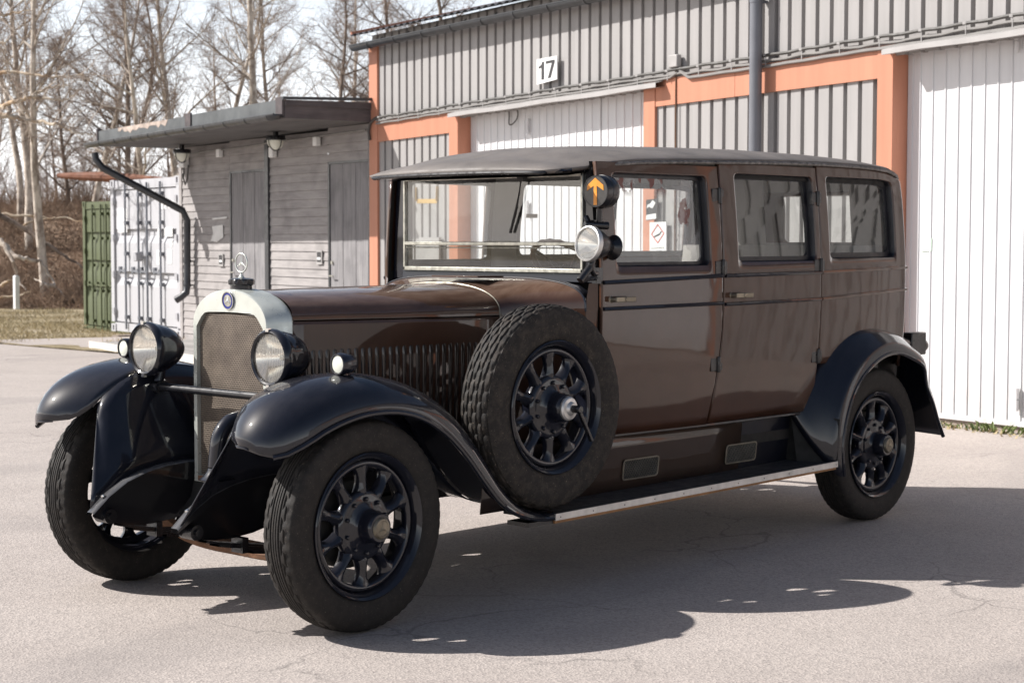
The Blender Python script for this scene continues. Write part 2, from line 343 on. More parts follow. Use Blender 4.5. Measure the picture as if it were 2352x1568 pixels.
M['asphalt'] = m_asphalt()
M['brown'] = m_paint('brown_lacquer', (.052, .0222, .0125), (.30, .21, .16), up=.55)
M['black'] = m_paint('black_lacquer', (.0038, .0048, .0105), (.20, .19, .20), up=.13, rough=.08)  # blue tint in the base colour stands in for reflected sky
M['louvre_shade'] = m_paint('brown_lacquer_shaded', (.016, .010, .008), (.25, .19, .15), up=.3)  # same brown lacquer, darkened to paint shade into the bonnet louvres
M['blackm'] = mat('black_metal', (.007, .007, .009), .32, 0, .25, 12, .3)
M['dark'] = mat('dark_underside', (.012, .011, .010), .8, 0, .4, 8)
M['roof'] = mat('roof_fabric', (.145, .128, .117), .62, 0, .22, 5, 0, .12, 90)
M['tyre'] = m_tyre('tyre_rubber', (.13, .105, .085), .4); M['tyre2'] = m_tyre('spare_tyre_rubber', (.24, .185, .14), .5)
M['silver'] = mat('nickel_silver', (.62, .64, .59), .34, .5, .12, 9, 0, .03, 30)
M['hornp'] = m_paint('black_paint_sunlit_tops', (.006, .006, .008), (.27, .265, .27), up=.6, rough=.2)  # pale grey on upward faces paints sunlight along the dumb irons
M['drip'] = mat('worn_drip_paint', (.14, .13, .122), .5, 0, .75, 38)
M['chrome'] = mat('polished_metal', (.78, .77, .74), .16, 1, .08, 12)
M['worn'] = mat('worn_nickel', (.50, .49, .43), .36, .8, .3, 30)
M['alu'] = mat('aluminium_trim', (.62, .61, .59), .42, .75, .15, 16)
M['mat'] = mat('ribbed_rubber_mat', (.030, .030, .033), .6, 0, .3, 9)
M['ply'] = mat('plywood_edge', (.30, .15, .06), .7, 0, .3, 8)
M['glass'] = m_glass('window_glass'); M['glassf'] = m_glass('window_glass_with_film', film=1); M['glassw'] = m_glass('windscreen_glass', (.90, .92, .92))
M['brass'] = mat('tarnished_brass', (.23, .20, .15), .45, .6, .35, 14)
M['valance'] = m_paint('valance_lacquer', (.034, .021, .0155), (.28, .21, .17), up=.4)
M['vent'] = mat('dull_vent_metal', (.20, .18, .145), .45, .5, .3, 14)
M['grille'] = m_grille()
M['rubber'] = mat('window_rubber', (.010, .010, .014), .42, 0, .3, 20)
M['cloth'] = mat('grey_seat_cloth', (.30, .28, .26), .95, 0, .1, 10, 0, .2, 120)
M['leather'] = mat('dark_leather', (.022, .018, .016), .5, 0, .3, 9)
M['trimgrey'] = mat('interior_trim', (.19, .182, .172), .85, 0, .12, 6)
M['steerwood'] = mat('wheel_rim_wood', (.10, .032, .014), .35, 0, .3, 20)
M['lens'] = m_lens('ribbed_lamp_lens'); M['lensp'] = m_lens('plain_lamp_lens', (.95, .95, .93), False)
M['opal'] = mat('opal_lamp_glass', (.74, .75, .66), .18, 0, .04, 10)
M['refl'] = mat('lamp_reflector', (.95, .91, .83), .16, 1, .04, 10)
M['orange'] = mat('orange_arrow_enamel', (.80, .30, .035), .4, 0, .15, 25)
M['face'] = mat('dark_signal_face', (.035, .032, .03), .35, 0, .3, 30, .3)
M['ironrust'] = mat('rusty_iron', (.15, .075, .04), .8, 0, .5, 9, 0, .3, 40)
M['blue'] = mat('blue_enamel', (.03, .04, .22), .25, 0, .2, 30)
M['wall'] = m_corr('grey_corrugated_steel', (.345, .332, .325))
M['door'] = m_corr('white_door_steel', (.70, .70, .71), .07, True)
M['orangep'] = m_corr('salmon_orange_panel', (.52, .232, .148), .10)
M['trimg'] = mat('grey_sheet_trim', (.36, .345, .335), .5, 0, .1, 4)
M['gutter'] = mat('dark_gutter_steel', (.030, .032, .036), .4, 0, .25, 6, .2)
M['pipe'] = mat('slate_grey_pipe', (.145, .15, .17), .38, 0, .12, 4, .15)
M['cable'] = mat('dark_cable', (.07, .065, .06), .6); M['cablel'] = mat('grey_cable', (.23, .22, .21), .6)
M['white'] = mat('white_enamel', (.80, .80, .79), .4, 0, .05, 8); M['ink'] = mat('dark_ink', (.035, .033, .035), .5)
M['red'] = mat('red_ink', (.50, .055, .035), .5); M['greens'] = mat('faded_green_print', (.58, .72, .60), .5)
BANG = math.atan2(0.97627862, 0.21651805)
M['siding'] = m_wood('weathered_grey_boards', (.385, .36, .35), (.275, .257, .252), True, -BANG)
M['sdoor'] = m_wood('weathered_grey_door_boards', (.29, .28, .28), (.18, .172, .18), False, -BANG)
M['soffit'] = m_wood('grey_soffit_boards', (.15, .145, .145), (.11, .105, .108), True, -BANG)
M['fascia'] = mat('grey_fascia_metal', (.085, .092, .095), .5, 0, .25, 3)
M['fasciaw'] = m_wood('grey_fascia_boards', (.135, .115, .115), (.085, .075, .078), True, -BANG+math.pi/2)
M['felt'] = mat('roof_felt', (.07, .072, .08), .85, 0, .3, 5)
M['peel'] = mat('peeled_fascia_wood', (.42, .34, .29), .8, 0, .35, 8)
M['deck'] = m_wood('silvery_deck_boards', (.42, .40, .38), (.25, .235, .225), True, -BANG)
M['deckw'] = mat('white_painted_plank', (.66, .63, .58), .7, 0, .18, 5)
M['contg'] = m_corr('pale_grey_container_paint', (.46, .46, .48), .05); M['contn'] = m_corr('olive_container_paint', (.105, .122, .066), .14)
M['lockrod'] = mat('grey_lock_rod', (.20, .21, .235), .45, .3, .2, 10)
M['rustpipe'] = mat('rusted_steel', (.16, .06, .03), .8, 0, .35, 3, 0, .3, 30)
M['conc'] = mat('old_concrete', (.33, .27, .23), .9, 0, .25, 4, 0, .3, 20)
M['bank'] = m_ground('dry_bank_earth', (.16, .11, .08), (.31, .22, .16), (.45, .35, .27), .7)
M['verge'] = m_ground('verge_dry_grass', (.24, .20, .12), (.40, .34, .23), (.50, .43, .33), .55)
M['barkp'] = m_bark('pale_birch_bark', (.64, .57, .49), (.25, .20, .165)); M['barkd'] = m_bark('dark_bark', (.27, .215, .175), (.12, .095, .08))
M['barkl'] = m_bark('lichen_bark', (.56, .48, .38), (.24, .18, .13), .4)
M['twig'] = mat('brown_twigs', (.26, .20, .16), .9, 0, .3, 1); M['twigp'] = mat('pale_twigs', (.42, .35, .29), .9, 0, .3, 1)
M['straw'] = mat('dry_grass_blades', (.42, .34, .20), .9, 0, .35, 2); M['leaf'] = mat('green_weed_leaf', (.13, .165, .05), .7, 0, .4, 8)
M['brush'] = mat('dead_brush_sticks', (.27, .19, .135), .95, 0, .5, 1)
M['cont_scrap'] = mat('pale_plastic', (.55, .54, .53), .35)
M['stain'] = mat('yellowed_paint_mark', (.55, .36, .13), .8)
# ------------------------------------------------------------------ ground
U = Vector((-0.21651805, -0.97627862, 0)); NRM = Vector((-0.97627862, 0.21651805, 0)); O0 = Vector((10.0975, 10.2118, 0))
def B(s, off, z): return O0+U*s+NRM*off+Vector((0, 0, z))
def pb(x, y, off):
    """photo point on the plane parallel to the garage front: (s, z)"""
    d = _fw+_rt*((x-1176)/FPX)-_up*((y-784)/FPX); q = O0+NRM*off
    P = CAM+d*((q-CAM).dot(NRM)/d.dot(NRM)); return (P-O0).dot(U), P.z
FH = Vector((-math.sin(YAW), math.cos(YAW), 0)); RH = Vector((math.cos(YAW), math.sin(YAW), 0))
def sm(a, b, x):
    t = min(1, max(0, (x-a)/(b-a))); return t*t*(3-2*t)
from mathutils import noise as mn
def hnoise(x, y, s, a): return a*mn.fractal(Vector((x*s, y*s, 1.7)), .9, 2.1, 4)

g = MB(); g.grid([[(-900+1800*i/8, -900+1800*j/8, -.55) for j in range(9)] for i in range(9)])
tag(g.build('ground', M['verge'], loc=(0, 0, -.55)), kind='structure')
a = MB()
poly = [Vector((-80, -80, 0)), B(90, -.2, 0), B(-6.4, -.2, 0), Vector((8.72, 17.6, 0)), Vector((8.62, 26, 0)), Vector((7.5, 60, 0)), Vector((-80, 90, 0))]
a.prism([(p.x, p.y, -.6) for p in poly], (0, 0, .6))
tag(a.build('asphalt_yard', M['asphalt'], loc=(0, 0, 0), ang=0), kind='structure')
def verge_z(d): return -.42*sm(23.5, 31, d)+.012
def bank_z(d, l): return -.42+3.0*sm(46.5, 57, d+hnoise(l, d, .15, 1.5))+.5*sm(57, 110, d)
g = MB(); rows = []
for i in range(70):
    d = 15+36*i/69; row = []
    for j in range(60):
        l = -.45+.62*j/59; P = CAM+FH*d+RH*(l*d)
        x = max(P.x, 8.63+.10*mn.noise(Vector((P.y*.9, 0, 0)))+.05*mn.noise(Vector((P.y*4, 0, 0)))); row.append((x, P.y, verge_z(d)+.02*mn.noise(Vector((P.x*1.5, P.y*1.5, 0)))))
    rows.append(row)
g.grid(rows); tag(g.build('grass_verge', M['verge'], loc=(8.6, 20, 0)), kind='structure')
g = MB(); rows = []
for i in range(60):
    d = 46+(i/59)**1.7*110; row = []
    for j in range(90):
        l = -.5+1.1*j/89; P = CAM+FH*d+RH*(l*d); row.append((P.x, P.y, bank_z(d, l*d)+hnoise(P.x, P.y, .5, .10)*sm(46, 52, d)))
    rows.append(row)
g.grid(rows); tag(g.build('earth_bank', M['bank'], loc=(20, 40, 0)), kind='structure')

# ------------------------------------------------------------------ garage
SL = .0205                                                  # heads and rails climb a little to the right
root = thing('garage', B(0, 0, 0), 'long grey corrugated steel garage with salmon orange frames and white doors', 'garage')
PIT_ = .1713; PH = .305
def corr_path(s0, s1):
    """(s, off) points of the trapezoid sheet between two stations"""
    pts = [(s0, 0.0)]; k = math.ceil((s0-PH)/PIT_-1)
    while PH+k*PIT_ < s1+.1:
        c = PH+k*PIT_
        for ds, of in ((-.025, 0), (-.019, -.052), (.015, -.052), (.023, 0)):
            if s0 < c+ds < s1: pts.append((c+ds, of))
        k += 1
    pts.append((s1, 0.0)); return pts
def wall_piece(mb, s0, s1, z0, z1):
    ps = corr_path(s0, s1); mb.grid([[B(s, o, z0(s) if callable(z0) else z0), B(s, o, z1(s) if callable(z1) else z1)] for s, o in ps][::1])
top = lambda s: 3.97+.012*s
w = MB()
openings = [(1.98, 5.33), (8.58, 11.9), (15.17, 18.5)]
e = .02
for s1, s2 in openings:
    wall_piece(w, e, s1, -.1, top); wall_piece(w, s1, s2, lambda s: 2.86+SL*(s-2), top); e = s2
wall_piece(w, e, 34, -.1, top)
w.build('wall', M['wall'], root, ang=25)
w = MB(); gable = [B(0, -.0, -.1), B(0, -9, -.1), B(0, -9, 4.9), B(0, -4.5, 5.15), B(0, 0, 3.97)]
w.prism([p for p in gable], U*.02); w.build('gable_wall', M['wall'], root, ang=0)
def flat(mb, s0, s1, za, zb, off, t=.03):
    """panel whose lower and upper edges are functions of s"""
    p = [B(s0, off-t, za(s0)), B(s1, off-t, za(s1)), B(s1, off, za(s1)), B(s0, off, za(s0)), B(s0, off-t, zb(s0)), B(s1, off-t, zb(s1)), B(s1, off, zb(s1)), B(s0, off, zb(s0))]
    mb.hexa(p)
c0 = lambda s: -.05
hz = lambda s: 2.67+.0185*(s-.14)
ht = lambda s: 2.915+SL*(s-.17)
fl = MB(); flat(fl, -.03, .165, c0, lambda s: 3.86, .03, .06); fl.build('corner_post', M['orangep'], root, ang=20)
for s0, s1 in ((.168, 1.797), (5.503, 6.64), (6.645, 8.407), (12.063, 13.4), (13.405, 14.997), (18.7, 25)):
    fl = MB(); flat(fl, s0, s1, hz, ht, .024, .03); fl.build('orange_beam', M['orangep'], root, ang=20)
for s0, s1, r in ((1.80, 1.98, 1), (5.33, 5.50, -1), (8.41, 8.58, 1), (11.9, 12.06, -1), (15.0, 15.17, 1), (18.5, 18.67, -1)):
    fl = MB(); flat(fl, s0, s1, c0, ht, .032, .05)
    se = s1 if r > 0 else s0                                  # return into the doorway
    flat(fl, min(se, se-r*.012), max(se, se-r*.012), c0, ht, -.0185, .15); fl.build('orange_post', M['orangep'], root, ang=20)
for s0, s1 in ((1.93, 5.64), (8.55, 12.05), (15.1, 18.6)):
    hd = MB(); zz = lambda s: 2.875+SL*(s-2)
    rows = []
    for k in range(9):
        s = s0+(s1-s0)*k/8; wv = .006*math.sin(k*1.9)
        rows.append([B(s, .002, zz(s)+.062), B(s, .03, zz(s)+.058), B(s, .135, zz(s)+.030+wv), B(s, .137, zz(s)-.012+wv), B(s, .128, zz(s)-.012+wv), B(s, -.15, zz(s)+.02)])
    hd.grid(rows); hd.build('door_hood', M['trimg'], root, ang=25)
def garage_door(s0, s1, leaf):
    d = MB(); off = -.15; pts = []; ztop = lambda s: 2.90+SL*(s-2)
    pitch = .134; k = 0; s = s0; pts.append((s0, off))
    while s+pitch < s1:
        s += pitch
        if leaf and abs(s-leaf) < .05:
            pts += [(leaf-.02, off), (leaf-.012, off+.012), (leaf-.006, off+.012), (leaf-.005, off-.03), (leaf+.005, off-.03), (leaf+.006, off)]
        else: pts += [(s-.012, off), (s-.004, off+.011), (s+.004, off+.011), (s+.007, off)]
    pts.append((s1, off))
    d.grid([[B(a_, o_, .075), B(a_, o_, ztop(a_))] for a_, o_ in pts])
    ob = d.build('garage_door', M['door'], root, ang=20)
    t = MB(); flat(t, s0, s1, lambda s: .045, lambda s: .085, off+.02, .04); flat(t, s0, s0+.05, lambda s: .09, ztop, off+.006, .01)
    t.build('door_edge_trim', M['door'], ob, ang=20)
    k = MB(); flat(k, s0, s1, lambda s: -.1, lambda s: .044, off-.01, .04); k.build('door_sill', M['conc'], ob, ang=20)
    return ob
d1 = garage_door(1.985, 5.33, 4.42); d2 = garage_door(8.585, 11.9, 9.955); garage_door(15.175, 18.5, 16.8)
def hinge(par, x, y, h=.09):
    s, z = pb(x, y, -.12); q = MB(); q.tube([B(s, -.115, z-h), B(s, -.115, z-.004)], .017, 10); q.tube([B(s, -.115, z+.004), B(s, -.115, z+h)], .019, 10)
    q.box(B(s, -.14, z), (.015, .05, .12)); q.build('hinge', M['door'], par)
hinge(d1, 1212, 290); hinge(d2, 2337, 95); hinge(d2, 2336, 917); hinge(d1, 1212, 480)
# roof sheet, verge, gutter, downpipe
rf = MB(); rows = []; sgn = 0
n_ = int(34.2/.034)
for i in range(n_+1):
    s = -.12+34.2*i/n_; wv = .017*math.cos(2*math.pi*s/.136)
    rows.append([B(s, .235, 3.965+.012*s+wv), B(s, -4.5, 3.965+.012*s+.25*4.73+wv)])
rf.grid(rows); rf.grid([[B(s, -4.5, 5.15+.012*s), B(s, -9.1, 4.3+.012*s)] for s in (-.12, 34)])
rf.build('roof', M['felt'], root, ang=60)
vb = MB(); vb.bar(B(-.13, .22, 3.995), B(-.13, -4.5, 5.15), .03, .03); vb.build('verge_board', M['orangep'], root)
gt = MB(); rows = []
for s in np.linspace(-.17, 34, 60):
    rows.append([B(s, .165+.06*math.cos(t), 3.845+.012*s+.06*math.sin(t)) for t in np.linspace(math.pi*.98, math.pi*2.02, 11)])
gt.grid(rows); gt.tube([r[-1] for r in rows], .008, 6)
e_ = rows[0]; gt.add(e_, [tuple(range(11))])
gu = gt.build('gutter', M['gutter'], root, solid=.004)
for k in range(36):
    s = .25+.62*k
    gb = MB(); gb.grid([[B(s+ds, .165+.065*math.cos(t), 3.845+.012*s+.065*math.sin(t)) for t in np.linspace(math.pi*.95, math.pi*2.05, 11)] for ds in (-.012, .012)]); gb.bar(B(s, .105, 3.845+.012*s), B(s, 0, 3.93+.012*s), .02, .004)
    gb.build('gutter_bracket', M['gutter'], gu, solid=.004)
dp = MB(); dp.tube([B(7.03, .125, 0), B(7.03, .125, 1.9)], .054, 16); dp.tube([B(7.03, .125, 1.82), B(7.03, .125, 3.80)], .057, 16); dp.tube([B(7.03, .125, 3.78), B(7.03, .165, 3.93)], .052, 12)
for z in (.4, 2.0, 3.6): dp.tube([B(7.03, .125, z-.015), B(7.03, .125, z+.015)], .061, 16); dp.bar(B(7.03, .07, z), B(7.03, 0, z), .03, .025)
dp.build('downpipe', M['pipe'], root)

# ------------------------------------------------------------------ things on the garage front
def sagline(s0, s1, z0, off, amp, seed, step=.11):
    r_ = random.Random(seed); n = int((s1-s0)/step); ph = r_.random()*6
    return [B(s, off, z0+(.0235*(s-.19))+amp*math.sin(s*14.2+ph)+amp*.8*math.sin(s*3.1+ph*2)) for s in np.linspace(s0, s1, n)]
cb = MB(); cb.tube([B(.02, .05, 2.70), B(-.0, .055, 2.80), B(.04, .055, 2.90), B(.12, .05, 2.945)]+sagline(.2, 21, 2.962, .05, .004, 1), .017, 6)
c_ = cb.build('wall_cable', M['cable'], loc=B(5, .05, 2.95)); tag(c_, 'dark cable run clipped above the garage doors, uppermost of three', 'cable', 'cables clipped along the garage wall')
cb = MB(); cb.tube(sagline(.17, 5.9, 2.925, .046, .004, 2)+sagline(6.0, 21, 2.912, .046, .006, 3), .012, 6)
c_ = cb.build('wall_cable', M['cablel'], loc=B(5, .05, 2.93)); tag(c_, 'thin pale grey cable in the middle of the three on the garage wall', 'cable', 'cables clipped along the garage wall')
cb = MB(); cb.tube(sagline(.17, 5.75, 2.893, .046, .003, 4)+[B(5.86, .05, 3.07)], .012, 6); cb.tube([B(5.9, .05, 3.08)]+sagline(6.02, 21, 2.868, .046, .002, 5), .016, 6)
c_ = cb.build('wall_cable', M['cablel'], loc=B(5, .05, 2.9)); tag(c_, 'pale grey conduit lowest of three on the garage wall, touching the orange beams', 'cable', 'cables clipped along the garage wall')
cl = MB()
for k in range(45):
    s = .25+.455*k; z = 2.952+.0235*(s-.19)
    cl.box(B(s, .052, z+.012), (.032, .03, .022)); cl.box(B(s+.01, .056, z-.03), (.006, .008, .10))
tag(cl.build('cable_clip', M['trimg'], loc=B(5, .05, 2.9)), kind='stuff', label='small bright clips holding the cables on the garage wall', cat='clips')
cb = MB(); s, z = pb(1550, 160, .045); cb.tube([B(s, .03, z+.02), B(s, .033, 2.9), B(s+.005, .034, 2.2), B(s, .03, 1.0)], .0065, 6)
c_ = cb.build('wall_cable', M['ironrust'], loc=B(s, .03, 2)); tag(c_, 'thin dark drop cable hanging from the grey junction box', 'cable')
s, z = pb(1550, 141, .05); jb = MB(); jb.box((0, 0, 0), (.13, .06, .12)); jb.v = [tuple(B(s, .05, z)+U*x+NRM*y+Vector((0, 0, zz))) for x, y, zz in jb.v]
tag(jb.build('junction_box', M['trimg'], loc=B(s, .05, z), bevel=.01), 'grey square junction box above the orange beam on the garage wall', 'electric box')

def plate(name, pts, off, mat, label, cat, t=.012):
    q = [pb(x, y, off) for x, y in pts]; c = (sum(a for a, b in q)/4, sum(b for a, b in q)/4)
    mb = MB(); mb.prism([B(a, off-t, b) for a, b in q], NRM*t); ob = mb.build(name, mat, loc=B(c[0], off, c[1]), ang=20); tag(ob, label, cat)
    return ob, q
def on_plate(q, x, y, off):
    """0..1 across / up a plate given by corners tl, tr, br, bl"""
    tl, tr, br, bl = q
    s = (tl[0]*(1-x)+tr[0]*x)*y+(bl[0]*(1-x)+br[0]*x)*(1-y); z = (tl[1]*(1-x)+tr[1]*x)*y+(bl[1]*(1-x)+br[1]*x)*(1-y)
    return B(s, off, z)
def glyph(mb, q, poly, off): mb.prism([on_plate(q, x, y, off) for x, y in poly], NRM*.003)
def text(parent, body, q, x0, x1, y, h, off, mat):
    """a line of writing fitted between x0 and x1 of a plate"""
    cu = bpy.data.curves.new('writing', 'FONT'); cu.body = body; cu.extrude = 0
    t = bpy.data.objects.new('writing', cu); col.objects.link(t)
    bpy.context.view_layer.update(); me = bpy.data.meshes.new_from_object(t); bpy.data.objects.remove(t)
    xs = [v.co.x for v in me.vertices]; ys = [v.co.y for v in me.vertices]; a, b = min(xs), max(xs); lo, hi = 0, max(ys)
    org = rootloc(parent)
    for v in me.vertices:
        P = on_plate(q, x0+(v.co.x-a)/(b-a)*(x1-x0), y+(v.co.y-lo)/(hi-lo)*h, off)-org; v.co = P
    me.materials.append(mat); ob = bpy.data.objects.new('writing', me); col.objects.link(ob); ob.parent = parent; return ob
sg, q = plate('number_sign', [(1233, 137), (1279, 128.5), (1279, 182.5), (1233, 195)], .06, M['white'], 'white plate with the number 17 on the garage wall', 'sign')
gl = MB()
glyph(gl, q, [(.24, .14), (.37, .14), (.37, .86), (.27, .86), (.24, .75), (.10, .69), (.10, .61), (.24, .63)], .0605)
glyph(gl, q, [(.46, .86), (.90, .86), (.90, .76), (.70, .14), (.56, .14), (.76, .75), (.46, .75)], .0605)
gl.build('writing', M['ink'], sg, ang=0)
# gas cylinder warning sign, seen through the car windows
sg, q = plate('warning_sign', [(1492, 511), (1530, 509), (1530, 584), (1492, 587)], .045, M['white'], 'white gas container warning sign with red diamond between garage post and wall', 'sign')
dm = MB(); cx, cy, rx, ry = .5, .645, .40, .30
for k in range(4):
    c = [(cx, cy+ry), (cx+rx, cy), (cx, cy-ry), (cx-rx, cy)]; i_ = [(cx, cy+ry*.86), (cx+rx*.86, cy), (cx, cy-ry*.86), (cx-rx*.86, cy)]
    k2 = (k+1) % 4; glyph(dm, q, [c[k], c[k2], i_[k2], i_[k]], .0455)
dm.build('red_diamond', M['red'], sg, ang=0)
gc = MB(); glyph(gc, q, [(.30, .585), (.62, .655), (.66, .70), (.74, .715), (.74, .69), (.68, .665), (.64, .61), (.32, .54), (.27, .55)], .0455); gc.build('gas_bottle_symbol', M['ink'], sg, ang=0)
text(sg, 'Gasbehållare', q, .1, .88, .19, .055, .0462, M['ink']); text(sg, 'förs i säkerhet', q, .24, .76, .105, .04, .0462, M['ink']); text(sg, 'vid brandfara', q, .24, .74, .05, .04, .0462, M['ink'])
sg, q = plate('sticker', [(1484, 459), (1510, 456), (1509, 503), (1484, 506)], .036, M['ink'], 'small black and white torn sticker on the orange garage post', 'sticker', .003)
gl = MB(); glyph(gl, q, [(.0, .02), (.95, .02), (.9, .28), (.05, .25)], .0365); glyph(gl, q, [(.25, .7), (.6, .95), (.85, .8), (.6, .55), (.4, .6)], .0365); glyph(gl, q, [(.1, .58), (.35, .68), (.3, .8), (.12, .72)], .0365)
gl.build('white_print', M['white'], sg, ang=0)
sg, q = plate('sticker', [(2116, 545), (2140, 547), (2139, 577), (2116, 578)], -.142, M['greens'], 'small pale green printed plate on the near garage door', 'sticker', .004)
text(sg, 'EAB', q, .22, .84, .72, .17, -.1415, M['white'])
gl = MB(); glyph(gl, q, [(.08, .70), (.86, .70), (.78, .58), (.2, .58)], -.1415); glyph(gl, q, [(.15, .42), (.85, .42), (.85, .5), (.15, .5)], -.1415); gl.build('white_print', M['white'], sg, ang=0)
ring = MB(); s, z = pb(1176, 263, -.10); ring.tube([B(s+.085*math.sin(t), -.10+.02*math.cos(t*2), z+.115*math.cos(t)) for t in np.linspace(0, 2*math.pi, 24)[:-1]], .008, 6, closed=True)
tag(ring.build('cable_loop', M['cable'], loc=B(s, -.1, z)), 'dark coiled cable loop hanging at the top of the far white door', 'cable')
st = MB(); 
def strip(pts, wd_, off): 
    q = [pb(x, y, off) for x, y in pts]
    for (a, b), (c, d) in zip(q, q[1:]): st.bar(B(a, off, b), B(c, off, d), .002, wd_)
strip([(957, 430), (957, 462), (1004, 462), (1005, 428)], .05, .004)
tag(st.build('paint_mark', M['stain'], loc=B(1, 0, 1.7)), 'yellowed square paint mark on the far corrugated panel', 'paint mark')
sb, q = plate('electric_box', [(962, 545), (1008, 545), (1008, 600), (962, 603)], .05, M['trimg'], 'flat grey cover plate low on the far corrugated panel', 'electric box', .03)

# weeds along the near door
wb = MB(); r_ = random.Random(5)
for k in range(420):
    s = r_.uniform(8.6, 11.9); big = 1 if s > 9.45 else .55; P = B(s, r_.uniform(-.09, .10), .0); h = r_.uniform(.03, .085)*big; an = r_.uniform(0, 6.28); dv = Vector((math.cos(an), math.sin(an), 0)); wv = dv.cross(Vector((0, 0, 1)))*r_.uniform(.004, .016)*big
    ln = dv*h*r_.uniform(.3, 1.0); wb.add([P-wv*.5, P+wv*.5, P+ln*.5+wv+Vector((0, 0, h*.7)), P+ln*1.1+Vector((0, 0, h*.9)), P+ln*.5-wv+Vector((0, 0, h*.7))], [(0, 1, 2, 3, 4)])
tag(wb.build('weeds', M['leaf'], loc=B(10, 0, 0), ang=0), kind='stuff', label='low green weeds along the foot of the near white door', cat='weeds')
wb = MB()
for k in range(500):
    s = r_.uniform(8.4, 11.9); P = B(s, r_.gauss(.03, .07), .0); h = r_.uniform(.008, .045); an = r_.uniform(0, 6.28); dv = Vector((math.cos(an), math.sin(an), 0)); wv = dv.cross(Vector((0, 0, 1)))*r_.uniform(.003, .02)
    wb.add([P-wv, P+wv, P+dv*h*1.5+Vector((0, 0, h))], [(0, 1, 2)])
tag(wb.build('dry_litter', M['straw'], loc=B(10, 0, 0), ang=0), kind='stuff', label='dry leaves and straw along the foot of the near door', cat='litter')
# ------------------------------------------------------------------ shed with porch roof
sh = thing('shed', B(-3, 0, 0), 'weathered grey board shed with two plank doors and a deep porch roof', 'shed')
SH0, SH1 = -5.76, -.035
sd = MB(); bh = .1135; rows = []
def boards(s0, s1, z0, z1):
    z = z0; pts = []
    while z < z1-.005:
        zt = min(z+bh, z1); pts += [(z, -.015), (z+.003, .004), (zt-.002, -.009)]; z = zt
    sd.grid([[B(s, o, zz) for s in (s0, s1)] for zz, o in pts])
boards(SH0, -4.06, -.15, 2.85); boards(-4.06, -2.905, 2.44, 2.87); boards(-2.80, -1.145, -.15, 2.87); boards(-1.145, SH1, 2.47, 2.91)
sd.build('wall', M['siding'], sh, ang=25)
sd = MB()
for a_, b_ in ((SH0-.02, SH0-.02),): sd.hexa([B(a_, -.02, -.15), B(a_, -5, -.15), B(a_+.03, -5, -.15), B(a_+.03, -.02, -.15), B(a_, -.02, 2.8), B(a_, -5, 2.8), B(a_+.03, -5, 2.8), B(a_+.03, -.02, 2.8)])
sd.build('side_wall', M['siding'], sh, ang=20)
for p0_, p1_, of_, t_, m_ in ((SH0-.03, SH0+.06, .014, .03, 'siding'), (-2.905, -2.80, .03, .06, 'gutter'), (SH1-.045, SH1, .02, .05, 'gutter')):
    cb = MB(); flat(cb, p0_, p1_, lambda s: -.15, lambda s: 2.83, of_, t_); cb.build('post', M[m_], sh, ang=20)
def shed_door(s0, s1, z1):
    d = MB(); n = 9
    for k in range(n):
        a_ = s0+.015+(s1-s0-.03)*k/n; b_ = s0+.015+(s1-s0-.03)*(k+1)/n-.003
        flat(d, a_, b_, lambda s: .1, lambda s: z1, -.010+.0025*(k % 3), .02)
    ob = d.build('door', M['sdoor'], sh, ang=20)
    f = MB(); flat(f, s0-.03, s0+.012, lambda s: .1, lambda s: z1+.03, .004, .03); flat(f, s0-.03, s1, lambda s: z1+.003, lambda s: z1+.035, .004, .03); f.build('door_frame', M['gutter'], ob, ang=20)
    h = MB(); z = 1.02; h.tube([B(s0+.07, 0, z), B(s0+.07, .045, z), B(s0+.17, .045, z)], .009, 6); h.lathe([(.0001, .012), (.022, .012), (.022, -.012), (.0001, -.012)], B(s0+.07, .0, z+.17), NRM, 12)
    h.build('door_handle', M['worn'], ob)
shed_door(-4.03, -2.905, 2.41); shed_door(-1.115, -.085, 2.44)
# roof over the porch
RZ = lambda s: 2.845+.013*(s+5.9)
rf = MB(); a_, b_ = -5.93, -.0
rf.hexa([B(a_, -5, RZ(a_)+.02), B(b_, -5, RZ(b_)+.02), B(b_, 1.19, RZ(b_)+.02), B(a_, 1.19, RZ(a_)+.02), B(a_, -5, RZ(a_)+.40), B(b_, -5, RZ(b_)+.40), B(b_, 1.19, RZ(b_)+.19), B(a_, 1.19, RZ(a_)+.19)])
rfo = rf.build('roof', M['felt'], sh, ang=20)
sf = MB()
for k in range(9):
    o0 = -.02+k*.135; sf.hexa([B(a_, o0, RZ(a_)), B(b_, o0, RZ(b_)), B(b_, o0+.131, RZ(b_)), B(a_, o0+.131, RZ(a_)), B(a_, o0, RZ(a_)+.018), B(b_, o0, RZ(b_)+.018), B(b_, o0+.131, RZ(b_)+.018), B(a_, o0+.131, RZ(a_)+.018)])
sf.build('soffit', M['soffit'], sh, ang=20)
fs = MB(); flat(fs, a_, -2.62, lambda s: RZ(s)+.06, lambda s: RZ(s)+.215, 1.215, .02); flat(fs, -2.60, -.02, lambda s: RZ(s)+.06, lambda s: RZ(s)+.225, 1.218, .02)
fa = fs.build('fascia', M['fascia'], sh, ang=20)
pl = MB(); r_ = random.Random(3)
up_ = []; lo_ = []
for k in range(24):
    s = -5.15+1.75*k/23; up_.append(B(s, 1.219, RZ(s)+.214)); lo_.append(B(s, 1.219, RZ(s)+.214-.02-.055*abs(mn.noise(Vector((s*5, 0, 3))))*2-(.02 if 3 < k < 20 else 0)))
pl.grid([up_, lo_]); pl.build('peeled_patch', M['peel'], fa, ang=0)
